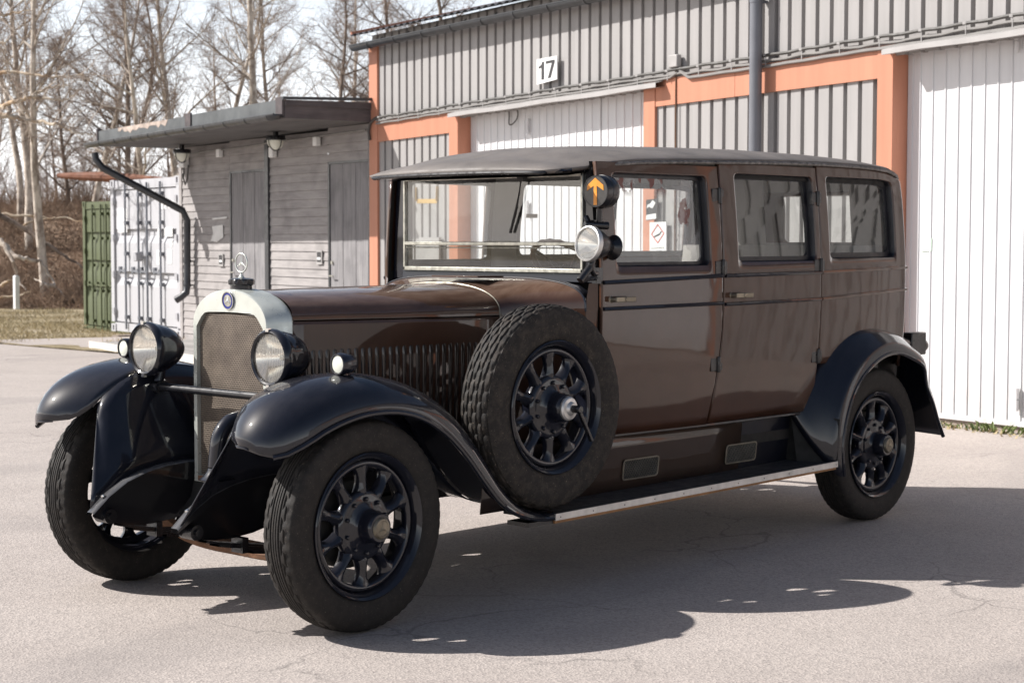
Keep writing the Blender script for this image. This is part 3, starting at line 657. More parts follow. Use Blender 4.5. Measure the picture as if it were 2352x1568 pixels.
for ja, jb_, j0, j1, jt in ((-2.80, -2.63, .03, .25, .03), (-.17, .0, .03, .25, .03), (a_-.03, a_+.01, .04, .25, .06)):
    jp = MB(); flat(jp, ja, jb_, lambda s: RZ(s)+j0, lambda s: RZ(s)+j1, 1.232, jt); jp.build('joint_plate', M['fasciaw'], fa, ang=20)
fe = MB()
for z0, z1, of in ((.0, .15, .015), (.152, .215, .03)): fe.hexa([B(.0, -.01, RZ(0)+z0), B(of, -.01, RZ(0)+z0), B(of, 1.2, RZ(0)+z0), B(.0, 1.2, RZ(0)+z0), B(.0, -.01, RZ(0)+z1+.02), B(of, -.01, RZ(0)+z1+.02), B(of, 1.2, RZ(0)+z1), B(0, 1.2, RZ(0)+z1)])
fe.build('end_board', M['fasciaw'], sh, ang=20)
cp_ = MB(); cp_.hexa([B(.0, -.01, RZ(0)+.255), B(.05, -.01, RZ(0)+.255), B(.05, 1.24, RZ(0)+.218), B(.0, 1.24, RZ(0)+.218), B(.0, -.01, RZ(0)+.29), B(.05, -.01, RZ(0)+.29), B(.05, 1.24, RZ(0)+.25), B(.0, 1.24, RZ(0)+.25)]); cp_.build('roof_edge_trim', M['gutter'], sh)
gt = MB(); rows = []
for s in np.linspace(-6.17, .0, 24): rows.append([B(s, 1.285+.062*math.cos(t), RZ(s)+.045+.062*math.sin(t)) for t in np.linspace(math.pi, math.pi*2, 10)])
gt.grid(rows); gt.tube([r[-1] for r in rows], .007, 6); gt.add(rows[0], [tuple(range(10))]); gt.add(rows[-1], [tuple(range(10))])
gu = gt.build('gutter', M['gutter'], sh, solid=.004)
for k in range(10):
    s = -5.6+.6*k; gb = MB(); gb.grid([[B(s+ds, 1.285+.067*math.cos(t), RZ(s)+.045+.067*math.sin(t)) for t in np.linspace(math.pi, math.pi*2, 10)] for ds in (-.012, .012)])
    gb.build('gutter_bracket', M['gutter'], gu, solid=.004)
P = [(218, 352, 1.285), (220, 366, 1.28), (236, 386, 1.20), (420, 484, .16), (430, 506, .10), (430, 600, .10), (430, 655, .10), (428, 672, .13), (416, 682, .20), (404, 689, .26)]
pts = []
for x, y, o in P: s, z = pb(x, y, o); pts.append(B(s, o, z))
dp = MB(); dp.tube(pts, [.052]*9+[.056], 14)
for i in (5, 6): dp.tube([pts[i]-Vector((0, 0, .02)), pts[i]+Vector((0, 0, .02))], .06, 14); dp.bar(pts[i], pts[i]-NRM*.13, .025, .02)
dp.build('downpipe', M['gutter'], sh)
dk = MB()
for k in range(14):
    o0 = .02+k*.145; flat(dk, -4.10, -.1, lambda s: .055, lambda s: .085, o0+.138, .138)
tag(dk.build('deck', M['deck'], loc=B(-3, 1, .05), ang=20), 'low grey wooden deck along the front of the shed', 'deck')
dko = col.objects['deck']
q = MB(); flat(q, -4.12, -.1, lambda s: -.05, lambda s: .10, 2.085, .03); q.build('edge_plank', M['deckw'], dko, ang=20)
q = MB()
for s in (-3.95, -2.6, -1.3): q.box(B(s, 1.9, -.15), (.25, .25, .25))
q.build('support', M['conc'], dko, ang=20)
# porch lamps, boxes, string cable, notices
def lamp(x, y, off, label):
    s, z = pb(x, y, off); r = thing('porch_lamp', B(s, off, z), label, 'lamp', 'round cage lamps under the porch roof')
    m = MB(); m.lathe([(.001, .055), (.125, .055), (.13, .04), (.13, .0), (.118, -.005), (.001, -.005)], B(s, off, z), (0, 0, 1), 20); m.build('base', M['blackm'], r)
    m = MB(); m.lathe([(.112, -.006)]+[(.112*math.cos(t), -.006-.125*math.sin(t)) for t in np.linspace(.1, 1.57, 8)], B(s, off, z), (0, 0, 1), 20); m.build('globe', M['opal'], r)
    m = MB()
    for a2 in (0, math.pi/2): m.tube([B(s, off, z)+Vector((math.cos(a2)*.119*math.cos(t), math.sin(a2)*.119*math.cos(t), -.004-.134*math.sin(t))) for t in np.linspace(0, math.pi, 14)], .006, 6)
    m.build('cage', M['blackm'], r)
    m = MB(); m.box(B(s, off, z+.09), (.05, .05, .1)); m.build('bracket', M['blackm'], r)
lamp(418, 352, .30, 'round cage lamp at the left corner of the porch, above the downpipe')
lamp(633, 322, .30, 'round cage lamp between the two shed doors')
wl, q_ = MB(), 0
s, z = pb(424, 372, .06); wl.box(B(s, .07, z), (.11, .11, .17)); w_ = wl.build('socket_box', M['white'], loc=B(s, .07, z), bevel=.01); tag(w_, 'pale socket box on the left shed corner under the lamp', 'electric box')
wl = MB(); wl.tube([B(s, .07, z-.08), B(s+.02, .09, z-.24), B(s+.08, .09, z-.34), B(s+.12, .07, z-.25), B(s+.13, .06, z-.05)], .012, 8); tag(wl.build('loose_cable', M['cable'], loc=B(s, .07, z-.2)), 'dark looped cable hanging below the socket box at the shed corner', 'cable')
for (x, y, sz), lb in zip(((504, 352, .10), (626, 350, .12), (727, 325, .10)), ('white square junction box left of the first shed door top', 'white square junction box under the lamp between the shed doors', 'white square junction box near the second shed door top')):
    s, z = pb(x, y, .05); m = MB(); m.box((0, 0, 0), (sz, .07, sz*1.15)); m.v = [tuple(B(s, .05, z)+U*a_+NRM*b_+Vector((0, 0, c_))) for a_, b_, c_ in m.v]
    tag(m.build('junction_box', M['white'], loc=B(s, .05, z), bevel=.008), lb, 'electric box', 'junction boxes under the porch roof')
m = MB(); pts = []
for x, y in ((436, 354), (470, 348), (504, 345), (560, 338), (600, 331), (640, 325), (690, 319), (727, 314), (780, 306), (840, 298)): s, z = pb(x, y, .04); pts.append(B(s, .04, z))
m.tube(pts, .012, 6); tag(m.build('porch_cable', M['cablel'], loc=pts[4]), 'pale cable running under the porch roof along the shed wall', 'cable')
for (x, y), lb in zip(((507, 597), (733, 591)), ('small dark notice beside the first shed door', 'small framed dark notice left of the second shed door')):
    s, z = pb(x, y, .02); m = MB(); flat(m, s-.075, s+.075, lambda t: z-.09, lambda t: z+.09, .022, .012); o_ = m.build('notice', M['trimg'], loc=B(s, .02, z), ang=0); tag(o_, lb, 'notice')
    m = MB(); flat(m, s-.055, s+.055, lambda t: z-.06, lambda t: z+.07, .024, .003); o2 = m.build('face', M['ink'], o_, ang=0)
    m = MB(); flat(m, s-.045, s+.045, lambda t: z-.03, lambda t: z+.0, .026, .003); m.build('label_strip', M['white'], o2, ang=0)
m = MB(); q = [pb(x, y, .012) for x, y in ((487, 520), (512, 516), (513, 545), (498, 556), (484, 553), (490, 535))]; m.prism([B(a_, .009, b_) for a_, b_ in q], NRM*.005); q = [pb(x, y, .012) for x, y in ((487, 501), (522, 497), (520, 502), (489, 505))]; m.prism([B(a_, .009, b_) for a_, b_ in q], NRM*.005)
tag(m.build('plastic_scrap', M['cont_scrap'], loc=B(-4.5, .01, 1.6), ang=0), 'torn scrap of pale plastic stuck on the shed boards', 'scrap')

# ------------------------------------------------------------------ containers
def container(s0, s1, off, z0, z1, paint, label, rib, dep=6):
    r = thing('shipping_container', B((s0+s1)/2, off, z0), label, 'container')
    def bx(mb, a_, b_, o0, o1, c_, d_): mb.hexa([B(a_, o0, c_), B(b_, o0, c_), B(b_, o1, c_), B(a_, o1, c_), B(a_, o0, d_), B(b_, o0, d_), B(b_, o1, d_), B(a_, o1, d_)])
    m = MB(); rows = []
    k = 0; o = off-.12
    while o > off-dep:
        for do, dz in ((0, 0), (-.07, 0), (-.10, .03), (-.17, .03), (-.2, 0)): rows.append((o+do, dz))
        o -= .2
    m.grid([[B(s1-d, oo, z0+.1), B(s1-d, oo, z1-.02), B(s0+d, oo, z1-.02), B(s0+d, oo, z0+.1)] for oo, d in rows]); m.build('body', paint, r, ang=20)
    m = MB()
    for a_ in (s0, s1-.13): bx(m, a_, a_+.13, off-.16, off, z0+.16, z1-.13)
    bx(m, s0+.13, s1-.13, off-.14, off-.012, z1-.16, z1-.015); bx(m, s0+.13, s1-.13, off-.14, off-.012, z0+.01, z0+.15)
    for z in (z1-.02,): bx(m, s0, s0+.07, off-dep, off-.15, z-.1, z); bx(m, s1-.07, s1, off-dep, off-.15, z-.1, z)
    m.build('frame', paint, r, ang=20)
    m = MB()
    for a_ in (s0-.005, s1-.175):
        for c_ in (z0, z1-.125): 
            bx(m, a_, a_+.18, off-.17, off+.006, c_, c_+.02); bx(m, a_, a_+.18, off-.17, off+.006, c_+.105, c_+.125); bx(m, a_, a_+.055, off-.17, off+.006, c_+.02, c_+.105); bx(m, a_+.125, a_+.18, off-.17, off+.006, c_+.02, c_+.105); bx(m, a_+.055, a_+.125, off-.17, off-.03, c_+.02, c_+.105)
    m.build('corner_casting', paint, r, ang=20)
    mid = (s0+s1)/2
    for a_, b_ in ((s0+.15, mid-.012), (mid+.012, s1-.15)):
        m = MB(); zs = [z0+.17]
        H = z1-.17-z0-.17; pts = [(0, 0)]
        for c_ in rib: pts += [(c_, 0), (c_+.055, -.045), (c_+.10, -.045), (c_+.105, 0)]
        pts.append((1, 0)); m.grid([[B(s, off-.035+(o2 if a_+.05 < s < b_-.05 else 0), z0+.17+H*t) for s in (a_, a_+.055, a_+.075, b_-.075, b_-.055, b_)] for t, o2 in pts])
        d = m.build('door', paint, r, ang=20)
        for x in (a_+.42*(b_-a_), a_+.86*(b_-a_)) if a_ < mid-.05 else (a_+.12*(b_-a_), a_+.55*(b_-a_)):
            q = MB(); q.tube([B(x, off+.018, z0+.06), B(x, off+.018, z1-.07)], .018, 8)
            for t in (.04, .3, .52, .75, .96): q.box(B(x, off+.0, z0+.17+H*t), (.07, .05, .06))
            q.bar(B(x, off+.03, z0+1.0), B(x-.22, off+.035, z0+1.02), .012, .03); q.box(B(x-.22, off+.02, z0+1.03), (.05, .05, .1)); q.build('locking_bar', M['lockrod'] if paint is M['contg'] else paint, d)
        q = MB()
        e = a_-.03 if a_ < mid-.05 else b_+.03
        for t in (.08, .36, .64, .92): q.box(B(e, off-.005, z0+.17+H*t), (.07, .06, .10))
        q.build('hinge', paint, d)
    return r
x0, z1_ = pb(253, 425, -.2); x1, _ = pb(412, 411, -.2); _, zb_ = pb(330, 768, -.2)
gc_ = container(x0, x1, -.2, zb_, zb_+2.5, M['contg'], 'pale grey shipping container with white marks beside the shed', (.28, .60))
m = MB(); r_ = random.Random(11)
for (xa, ya, xb, yb_) in ((266, 479, 288, 534), (364, 463, 378, 480), (382, 461, 396, 478), (358, 525, 366, 545), (372, 523, 392, 543), (362, 550, 366, 568), (386, 548, 392, 566), (356, 575, 362, 608), (380, 573, 390, 606)):
    a_, za = pb(xa, ya, -.2); b_, zb2 = pb(xb, yb_, -.2); m = MB(); flat(m, a_, b_, lambda t: zb2, lambda t: za, -.229, .004); m.build('white_marking', M['white'], gc_, ang=0)
a_, za = pb(326, 590, -.2); m = MB(); m.box(B(a_, -.13, za), (.12, .1, .14)); m.build('lock_box', M['contg'], gc_, bevel=.01)
a_, za = pb(189, 463, -2.6); _, zb_ = pb(189, 762, -2.6)
container(a_, a_+2.44, -2.6, zb_, za, M['contn'], 'olive green shipping container half hidden behind the grey container', (.24, .46, .70))
bl = MB()
for x in (x0+.15, x1-.15): bl.box(B(x, -.5, -.3), (.4, .6, .36))
tag(bl.build('concrete_block', M['conc'], loc=B(x0, -.5, -.3), ang=20), 'rough concrete blocks carrying the grey container', 'blocks')
s0_, z0_ = pb(135, 405, .1); s1_, z1_ = pb(372, 412, -.6); m = MB()
pts = [B(s0_+(s1_-s0_)*t, .1-.7*t, z0_+(z1_-z0_)*t+.012) for t in (0, .25, .5, .75, 1.0)]
m.tube(pts, [.045, .075, .085, .06, .025], 10); tag(m.build('rusty_beam', M['rustpipe'], loc=pts[2]), 'rusty red steel pipe lying across the tops of the containers', 'pipe')
P = px(38, 708, dist=40); m = MB(); m.box((P.x, P.y, P.z+.36), (.11, .11, .76)); m.box((P.x, P.y, P.z+.745), (.08, .08, .02))
tag(m.build('marker_post', M['white'], loc=P, bevel=.01), 'short white post standing in front of the brush bank', 'post')

# ------------------------------------------------------------------ bare trees
class Sk:
    """sticks: arrays of (p0, p1, r0, r1) turned into many thin three-sided branches"""
    def __init__(s): s.a = []
    def add(s, p, q, r0, r1): s.a.append((p.x, p.y, p.z, q.x, q.y, q.z, r0, r1))
    def mesh(s, name, mat, n=3):
        A = np.array(s.a, dtype=np.float64); p, q, r0, r1 = A[:, 0:3], A[:, 3:6], A[:, 6], A[:, 7]
        d = q-p; d /= np.linalg.norm(d, axis=1)[:, None]+1e-9
        ref = np.where(np.abs(d[:, 2:3]) > .9, np.array([[1., 0, 0]]), np.array([[0, 0, 1.]])); x = np.cross(d, ref); x /= np.linalg.norm(x, axis=1)[:, None]+1e-9; y = np.cross(d, x)
        V = np.empty((len(A), 2*n, 3))
        for k in range(n):
            c_, s_ = math.cos(2*math.pi*k/n), math.sin(2*math.pi*k/n); o = x*c_+y*s_
            V[:, k] = p+o*r0[:, None]; V[:, n+k] = q+o*r1[:, None]
        base = (np.arange(len(A))*2*n)[:, None, None]; F = np.array([[k, (k+1) % n, n+(k+1) % n, n+k] for k in range(n)])[None]+base
        me = bpy.data.meshes.new(name); V = V.reshape(-1, 3); F = F.reshape(-1, 4)
        me.vertices.add(len(V)); me.vertices.foreach_set('co', V.ravel()); me.loops.add(F.size); me.loops.foreach_set('vertex_index', F.ravel().astype(np.int32))
        me.polygons.add(len(F)); me.polygons.foreach_set('loop_start', (np.arange(len(F))*4).astype(np.int32)); me.polygons.foreach_set('loop_total', np.full(len(F), 4, dtype=np.int32))
        me.update(calc_edges=True); me.materials.append(mat); me.shade_smooth(); return me
def rv(r_): 
    v = Vector((r_.gauss(0, 1), r_.gauss(0, 1), r_.gauss(0, 1))); return v.normalized()
def limb(sk, r_, p, d, L, r, seg, wob, grav, out=None):
    """one bent branch; returns its nodes (point, direction, radius)"""
    nodes = [(p, d, r)]; n = max(2, int(seg))
    for k in range(n):
        d = (d+rv(r_)*wob+Vector((0, 0, grav))).normalized(); q = p+d*(L/n); r2 = r*(1-.8*(k+1)/n)+.002
        r1 = r*(1-.8*k/n)+.002; sk.add(p, q, r1, r2); p = q; nodes.append((p, d, r2))
    return nodes
def tree_meshes(seed, H, r0, kind):
    r_ = random.Random(seed); T = Sk(); C = Sk(); p = Vector((0, 0, -.5)); d = Vector((r_.gauss(0, .03), r_.gauss(0, .03), 1)).normalized(); n = 18; spine = []
    for k in range(n):
        d = (d+Vector((r_.gauss(0, .05), r_.gauss(0, .05), .06))*(1.2 if kind == 'crook' else .6)).normalized(); q = p+d*((H+.5)/n); a_ = r0*(1-k/n)**.8+.012; b_ = r0*(1-(k+1)/n)**.8+.012
        T.add(p, q, a_, b_); spine.append((q, d, b_)); p = q
    start = {'tall': .32, 'crook': .28, 'bushy': .12}[kind]; nl = {'tall': 22, 'crook': 18, 'bushy': 27}[kind]
    for i in range(nl):
        t = start+(1-start)*(i/nl)**.9; j = min(n-1, int(t*n)); p, dd, rr = spine[j]; az = r_.uniform(0, 6.283); el = r_.uniform(.35, .95) if kind != 'bushy' else r_.uniform(.15, .8)
        L = H*(.30*(1-t)+.09)*r_.uniform(.7, 1.25)*(1.25 if kind == 'bushy' else 1); dv = Vector((math.cos(az)*math.cos(el), math.sin(az)*math.cos(el), math.sin(el)))
        big = rr*.45 > .02; nodes = limb(T if big else C, r_, p, dv, L, min(rr*.45, .036), 7, .13, .05)
        for m_, (p2, d2, r2) in enumerate(nodes[1:]):
            for b in range(2):
                d3 = (d2*.7+rv(r_)*.85+Vector((0, 0, .15))).normalized(); L3 = L*r_.uniform(.16, .42)*(1-.3*m_/len(nodes)); n3 = limb(C, r_, p2, d3, L3, max(.007, r2*.5), 4, .2, .03)
                for (p4, d4, r4) in n3[1:]:
                    for c_ in range(2):
                        d5 = (d4*.6+rv(r_)*.9).normalized(); l5 = r_.uniform(.15, .5)*(H/10); q5 = p4+d5*l5; C.add(p4, q5, .0042, .0023)
                        if r_.random() < .35: d6 = (d5+rv(r_)*.8).normalized(); C.add(q5-d5*l5*.4, q5-d5*l5*.4+d6*l5*.7, .0034, .002)
    return T, C
kinds = [('tall', 11, .125, 'barkp', 'twig'), ('crook', 9.5, .11, 'barkp', 'twig'), ('bushy', 7.2, .10, 'barkd', 'twig'), ('tall', 12, .16, 'barkp', 'twigp'), ('bushy', 5.6, .07, 'barkd', 'twig'), ('crook', 10, .12, 'barkd', 'twig')]
protos = []
for i, (k, H, r0, bk, tw) in enumerate(kinds):
    T, C = tree_meshes(100+i, H, r0, k); protos.append((T.mesh('trunk', M[bk], 7), C.mesh('crown', M[tw]), H))
def tree(i, P, sc_, rz, label, group=None, lean=0):
    t = thing('bare_tree', P, label, 'tree', group); t.rotation_euler = (Matrix.Rotation(lean, 4, FH) @ Matrix.Rotation(rz, 4, 'Z')).to_euler(); t.scale = (sc_,)*3
    for nm, me in (('trunk', protos[i][0]), ('crown', protos[i][1])):
        o = bpy.data.objects.new(nm, me); col.objects.link(o); o.parent = t
# trees one can tell apart: (photo x of the foot, distance, kind, scale, turn, lean, label)
near = [(47, 54, 1, .95, .3, 0, 'slim pale leafless tree at the far left behind the brush bank'), (70, 52, 0, 1.0, 1.9, 0, 'tall pale leafless tree, thicker trunk right of the far left one'), (106, 49, 0, 1.05, 4.0, 0, 'tall straight pale leafless tree left of the olive container'),
        (162, 56, 4, .95, 2.2, 0, 'thin dark leafless tree just left of the olive container'), (212, 51, 1, 1.0, 5.0, 0, 'pale birch like tree rising over the olive container'), (303, 55, 2, 1.05, .6, 0, 'dark bushy leafless tree over the grey container'),
        (316, 58, 5, .8, 3.1, .05, 'second dark leafless stem close behind the bushy dark tree'), (378, 48, 1, .95, 2.6, -.10, 'crooked pale tree leaning left above the shed roof end'), (408, 50, 0, .95, 1.2, -.05, 'pale slightly bent tree above the left half of the shed roof'),
        (530, 57, 1, .9, 3.9, -.06, 'slim pale tree above the middle of the shed roof'), (578, 52, 3, .95, .9, 0, 'largest pale forked tree above the shed roof'), (640, 58, 0, .75, 2.8, 0, 'slim pale tree left of the shed roof corner'), (775, 60, 5, .85, 4.4, 0, 'leafless tree above the right end of the shed roof'),
        (905, 62, 2, 1.25, 1.1, 0, 'broad dark leafless tree behind the garage roof corner'), (1010, 64, 5, 1.1, 2.0, 0, 'dark leafless tree behind the garage roof')]
for x, d_, i, s_, rz, ln, lb in near:
    P = CAM+(_fw+_rt*((x-1176)/FPX))*d_; l = (P-CAM).dot(RH); P.z = bank_z((P-CAM).dot(FH), l)
    tree(i, P, s_, rz, lb, None, ln)
r_ = random.Random(21)
for k in range(24):
    d_ = 72+ (k/24)*60+r_.uniform(-4, 4); x = -160+1330*((k*.6180339) % 1)+r_.uniform(-20, 20)
    P = CAM+(_fw+_rt*((x-1176)/FPX))*d_; P.z = bank_z((P-CAM).dot(FH), (P-CAM).dot(RH)); i = r_.choice([0, 1, 2, 2, 4, 4, 5])
    tree(i, P, r_.uniform(.75, 1.15), r_.uniform(0, 6.28), 'leafless tree in the thin woodland behind the bank', 'leafless trees of the woodland behind the bank')
# saplings and scrub along the top of the bank: nobody could count them
S = Sk(); r_ = random.Random(4)
for k in range(1100):
    d_ = r_.uniform(56, 80); x = r_.uniform(-40, 1000); P = CAM+(_fw+_rt*((x-1176)/FPX))*d_; P.z = bank_z((P-CAM).dot(FH), (P-CAM).dot(RH))-.1
    h = r_.uniform(.5, 2.4)*(.6+.8*abs(mn.noise(Vector((x*.02, d_*.1, 0))))*2); dv = Vector((r_.gauss(0, .25), r_.gauss(0, .25), 1)).normalized(); q = P+dv*h; S.add(P, q, .012, .004)
    for c_ in range(7):
        t = r_.uniform(.25, 1); d2 = (dv+rv(r_)*.8).normalized(); S.add(P+dv*h*t, P+dv*h*t+d2*h*r_.uniform(.15, .4), .006, .003)
o = bpy.data.objects.new('scrub', S.mesh('scrub', M['twig'])); col.objects.link(o); tag(o, 'thin leafless scrub along the top of the bank', 'scrub', kind='stuff')
# dead brush on the slope, dry grass
S = Sk()
for k in range(9000):
    d_ = r_.uniform(47.0, 57.5); x = r_.uniform(-60, 420); P = CAM+(_fw+_rt*((x-1176)/FPX))*d_; P.z = bank_z((P-CAM).dot(FH), (P-CAM).dot(RH))
    dv = (rv(r_)+Vector((0, 0, .45))).normalized(); dv.z = abs(dv.z); L = r_.uniform(.15, .9); S.add(P, P+dv*L, .009, .004)
o = bpy.data.objects.new('brush', S.mesh('brush', M['brush'])); col.objects.link(o); tag(o, 'tangle of dead brown brush on the slope of the bank', 'brush', kind='stuff')
S = Sk()
for k in range(16000):
    d_ = r_.uniform(24.5, 46); x = r_.uniform(-60, 430); P = CAM+(_fw+_rt*((x-1176)/FPX))*d_; P.z = verge_z(d_)-.01
    if P.x < 8.75+.1*mn.noise(Vector((P.y*3, 0, 0))): continue
    if mn.noise(Vector((P.x*.7, P.y*.7, 0))) < -.12: continue
    dv = (rv(r_)*.7+Vector((0, 0, .7))).normalized(); S.add(P, P+dv*r_.uniform(.04, .16), .007, .003)
o = bpy.data.objects.new('dry_grass', S.mesh('dry_grass', M['straw'])); col.objects.link(o); tag(o, 'short dry grass on the verge in front of the bank', 'grass', kind='stuff')
# boughs that reach in from a tree beyond the left edge, and fallen wood on the bank
def bough(name, lines, dist, r0, matn, label, cat, tw=0, seed=1, wig=.02):
    m = MB(); r_ = random.Random(seed); first = None; sprays = []
    for ln in lines:
        C = Sk(); sprays.append(C)
        pts = [px(x, y, dist=dist+r_.uniform(-.3, .3)) for x, y in ln]; fine = []
        for a_, b_ in zip(pts, pts[1:]):
            for k in range(5): fine.append(a_.lerp(b_, k/5)+rv(r_)*wig)
        fine.append(pts[-1]); n = len(fine); rr = r0*(1 if ln is lines[0] else .8); m.tube(fine, [rr*(1-.8*k/(n-1)) for k in range(n)], 8)
        first = first or fine[0]
        for k in range(1, n, 2) if tw else ():
            for c_ in range(tw):
                d_ = ((fine[k]-fine[k-1]).normalized()*.7+rv(r_)*.8).normalized(); nd = limb(C, r_, fine[k], d_, r_.uniform(.25, .7), .010, 4, .25, .0)
                for p4, d4, r4 in nd[1:]:
                    for e_ in range(2): C.add(p4, p4+(d4+rv(r_)).normalized()*r_.uniform(.1, .35), .004, .0022)
    ob = m.build(name, M[matn], loc=first); tag(ob, label, cat)
    for C in sprays if tw else ():
        me = C.mesh('twigs', M['twigp']); me.transform(Matrix.Translation(-Vector(first))); o = bpy.data.objects.new('twig_spray', me); col.objects.link(o); o.parent = ob
bough('tree_bough', [[(-60, 172), (0, 168), (36, 165), (99, 174), (144, 177), (212, 171)]], 30, .036, 'barkl', 'pale bough from the left edge, upper of the lichen covered boughs', 'branch', 1, 1)
bough('tree_bough', [[(-70, 262), (0, 247), (30, 236), (69, 222), (87, 211), (120, 200), (156, 197)], [(72, 222), (96, 224), (144, 232), (170, 220)]], 29, .045, 'barkl', 'forked bough from the left edge, rising to the right at mid height', 'branch', 1, 2)
bough('tree_bough', [[(-70, 262), (0, 266), (18, 264), (45, 272), (90, 279), (129, 285), (168, 303), (212, 309)]], 28, .052, 'barkl', 'thick lichen orange bough from the left edge drooping over the containers', 'branch', 1, 3)
bough('tree_bough', [[(-60, 50), (0, 37), (30, 30), (70, 26)], [(-50, 110), (0, 100), (12, 97), (31, 85)]], 29, .036, 'barkl', 'two short boughs entering at the upper left corner', 'branch', 1, 4)
def on_bank(x, y): return px(x, y, dist=51.5)
def fallen(lines, r0, matn, label, seed, dist): bough('fallen_branch', lines, dist, r0, matn, label, 'fallen branch', 0, seed, .03)
fallen([[(-30, 480), (0, 495), (77, 539), (118, 567), (160, 595), (196, 618)]], .11, 'barkd', 'dark fallen trunk lying diagonally across the bank', 1, 49)
fallen([[(-20, 545), (0, 553), (38, 591), (60, 594), (91, 600), (112, 628), (129, 660), (156, 690)], [(124, 657), (108, 655), (78, 640)], [(10, 560), (28, 600), (40, 640), (60, 668)]], .085, 'barkp', 'white fallen birch branch forked low on the bank', 2, 48)
fallen([[(-20, 490), (0, 491), (70, 497), (120, 502), (150, 500), (196, 512)], [(45, 520), (80, 508), (120, 502)]], .05, 'barkl', 'long thin pale branch lying along the upper bank', 3, 50)
fallen([[(0, 655), (20, 646), (28, 644)], [(-10, 685), (40, 678), (70, 668)]], .05, 'barkl', 'short pale branch lying at the foot of the bank', 4, 47)
# ------------------------------------------------------------------ the limousine (front towards -X, near side -Y)
car = thing('vintage_limousine', (0, 0, 0), 'brown and black vintage limousine with spoked wheels parked in the yard', 'car')
def interp(x, xs, ys): return float(np.interp(x, xs, ys))
def smooth(xs, ys, x):
    """monotone-ish smooth curve through points (Catmull-Rom in x)"""
    n = len(xs)
    if x <= xs[0]: return ys[0]
    if x >= xs[-1]: return ys[-1]
    i = max(k for k in range(n-1) if xs[k] <= x); h = xs[i+1]-xs[i]; t = (x-xs[i])/h
    m0 = (ys[i+1]-ys[i-1])/(xs[i+1]-xs[i-1]) if i > 0 else (ys[i+1]-ys[i])/h
    m1 = (ys[i+2]-ys[i])/(xs[i+2]-xs[i]) if i < n-2 else (ys[i+1]-ys[i])/h
    return (2*t**3-3*t**2+1)*ys[i]+(t**3-2*t*t+t)*h*m0+(-2*t**3+3*t*t)*ys[i+1]+(t**3-t*t)*h*m1
def spline(pts, n):
    """n points along a smooth curve through pts (tuples)"""
    L = [0]
    for a, b in zip(pts, pts[1:]): L.append(L[-1]+max(1e-6, math.dist(a, b)))
    return [tuple(smooth(L, [p[k] for p in pts], L[-1]*i/(n-1)) for k in range(len(pts[0]))) for i in range(n)]
WX = [0.9, 1.45, 1.9, 2.32, 3.15, 3.7, 4.0]; WY = [.60, .69, .727, .747, .755, .745, .722]
def halfw(X, z):
    w0 = smooth(WX, WY, X); t = 0
    if z < 1.19: t = .05*((1.19-z)/.57)**2
    if z > 1.33: t = .042*((z-1.33)/.52)**1.5
    return w0-t
def rrect(x0, x1, z0, z1, r, m=10, q=5):
    """rounded rectangle, counted from the middle of the lower edge: 4*(m+...) points with side fractions"""
    pts = []
    cs = [((x1-r, z0+r), -90), ((x1-r, z1-r), 0), ((x0+r, z1-r), 90), ((x0+r, z0+r), 180)]
    prev = None; ring = []
    sides = [((x0+r, z0), (x1-r, z0)), ((x1, z0+r), (x1, z1-r)), ((x1-r, z1), (x0+r, z1)), ((x0, z1-r), (x0, z0+r))]
    for k in range(4):
        (a, b), (c, d) = sides[k]
        for i in range(m): t = i/m; ring.append((a+(c-a)*t, b+(d-b)*t))
        (cx, cz), a0 = cs[k]
        for i in range(q): an = R(a0+90*i/q); ring.append((cx+r*math.cos(an), cz+r*math.sin(an)))
    return ring
def outer_ring(x0, x1, z0, z1, m=10, q=5):
    ring = []; c = [(x0, z0), (x1, z0), (x1, z1), (x0, z1)]; h = q/2
    for k in range(4):
        (a, b), (c_, d) = c[k], c[(k+1) % 4]; n = m+q
        for i in range(m+q):
            # the corner falls on the middle of the fillet samples
            t = (i+h)/(m+q); ring.append((a+(c_-a)*min(1, t), b+(d-b)*min(1, t)))
    # put exact corners in
    for k in range(4):
        j = (k*(m+q)+m+q//2) % (4*(m+q)); ring[j] = c[(k+1) % 4]
    return ring
def panel(mb, f, outer, hole, r, kr=6):
    """sheet with a rounded window; f maps (x, z) to 3-D"""
    o = outer_ring(*outer); h = rrect(*hole, r); rows = []
    for k in range(kr+1):
        t = k/kr; rows.append([f(a[0]*(1-t)+b[0]*t, a[1]*(1-t)+b[1]*t) for a, b in zip(h, o)])
    mb.grid(rows, cv=True); return rows[0]
def bend(X, z):
    """the rear edge of the front door swings forward low down"""
    if z > 1.1: return X
    k = max(0, 1-abs(X-2.33)/.62); return X-.055*((1.1-z)/.48)**1.4*k
def roll(X, z): return z-.055*min(1, max(0, (X-3.77)/.28))**2*min(1, max(0, (z-1.73)/.14))
def side(sgn): return lambda X, z, e=0.0: (bend(X, z), sgn*(halfw(X, z)+e), roll(X, z))
ZR = lambda X: smooth([1.4, 1.52, 2.3, 3.2, 4.0], [1.822, 1.838, 1.862, 1.878, 1.880], X)      # roof drip line
GAP = .0065
DOORS = {'front_door': (1.49, 2.33, .615, (1.585, 2.238, 1.372, 1.793)), 'rear_door': (2.33, 3.162, .62, (2.452, 3.122, 1.386, 1.812))}
QW = (3.246, 3.945, 1.397, 1.818)
def glass_at(mb, ring, sgn, inset):
    ring = [(x, y-sgn*inset, z) for x, y, z in ring]; cx = sum(p[0] for p in ring)/len(ring); cz = sum(p[2] for p in ring)/len(ring); cy = sum(p[1] for p in ring)/len(ring)
    mb.add(ring, [tuple(range(len(ring)))])
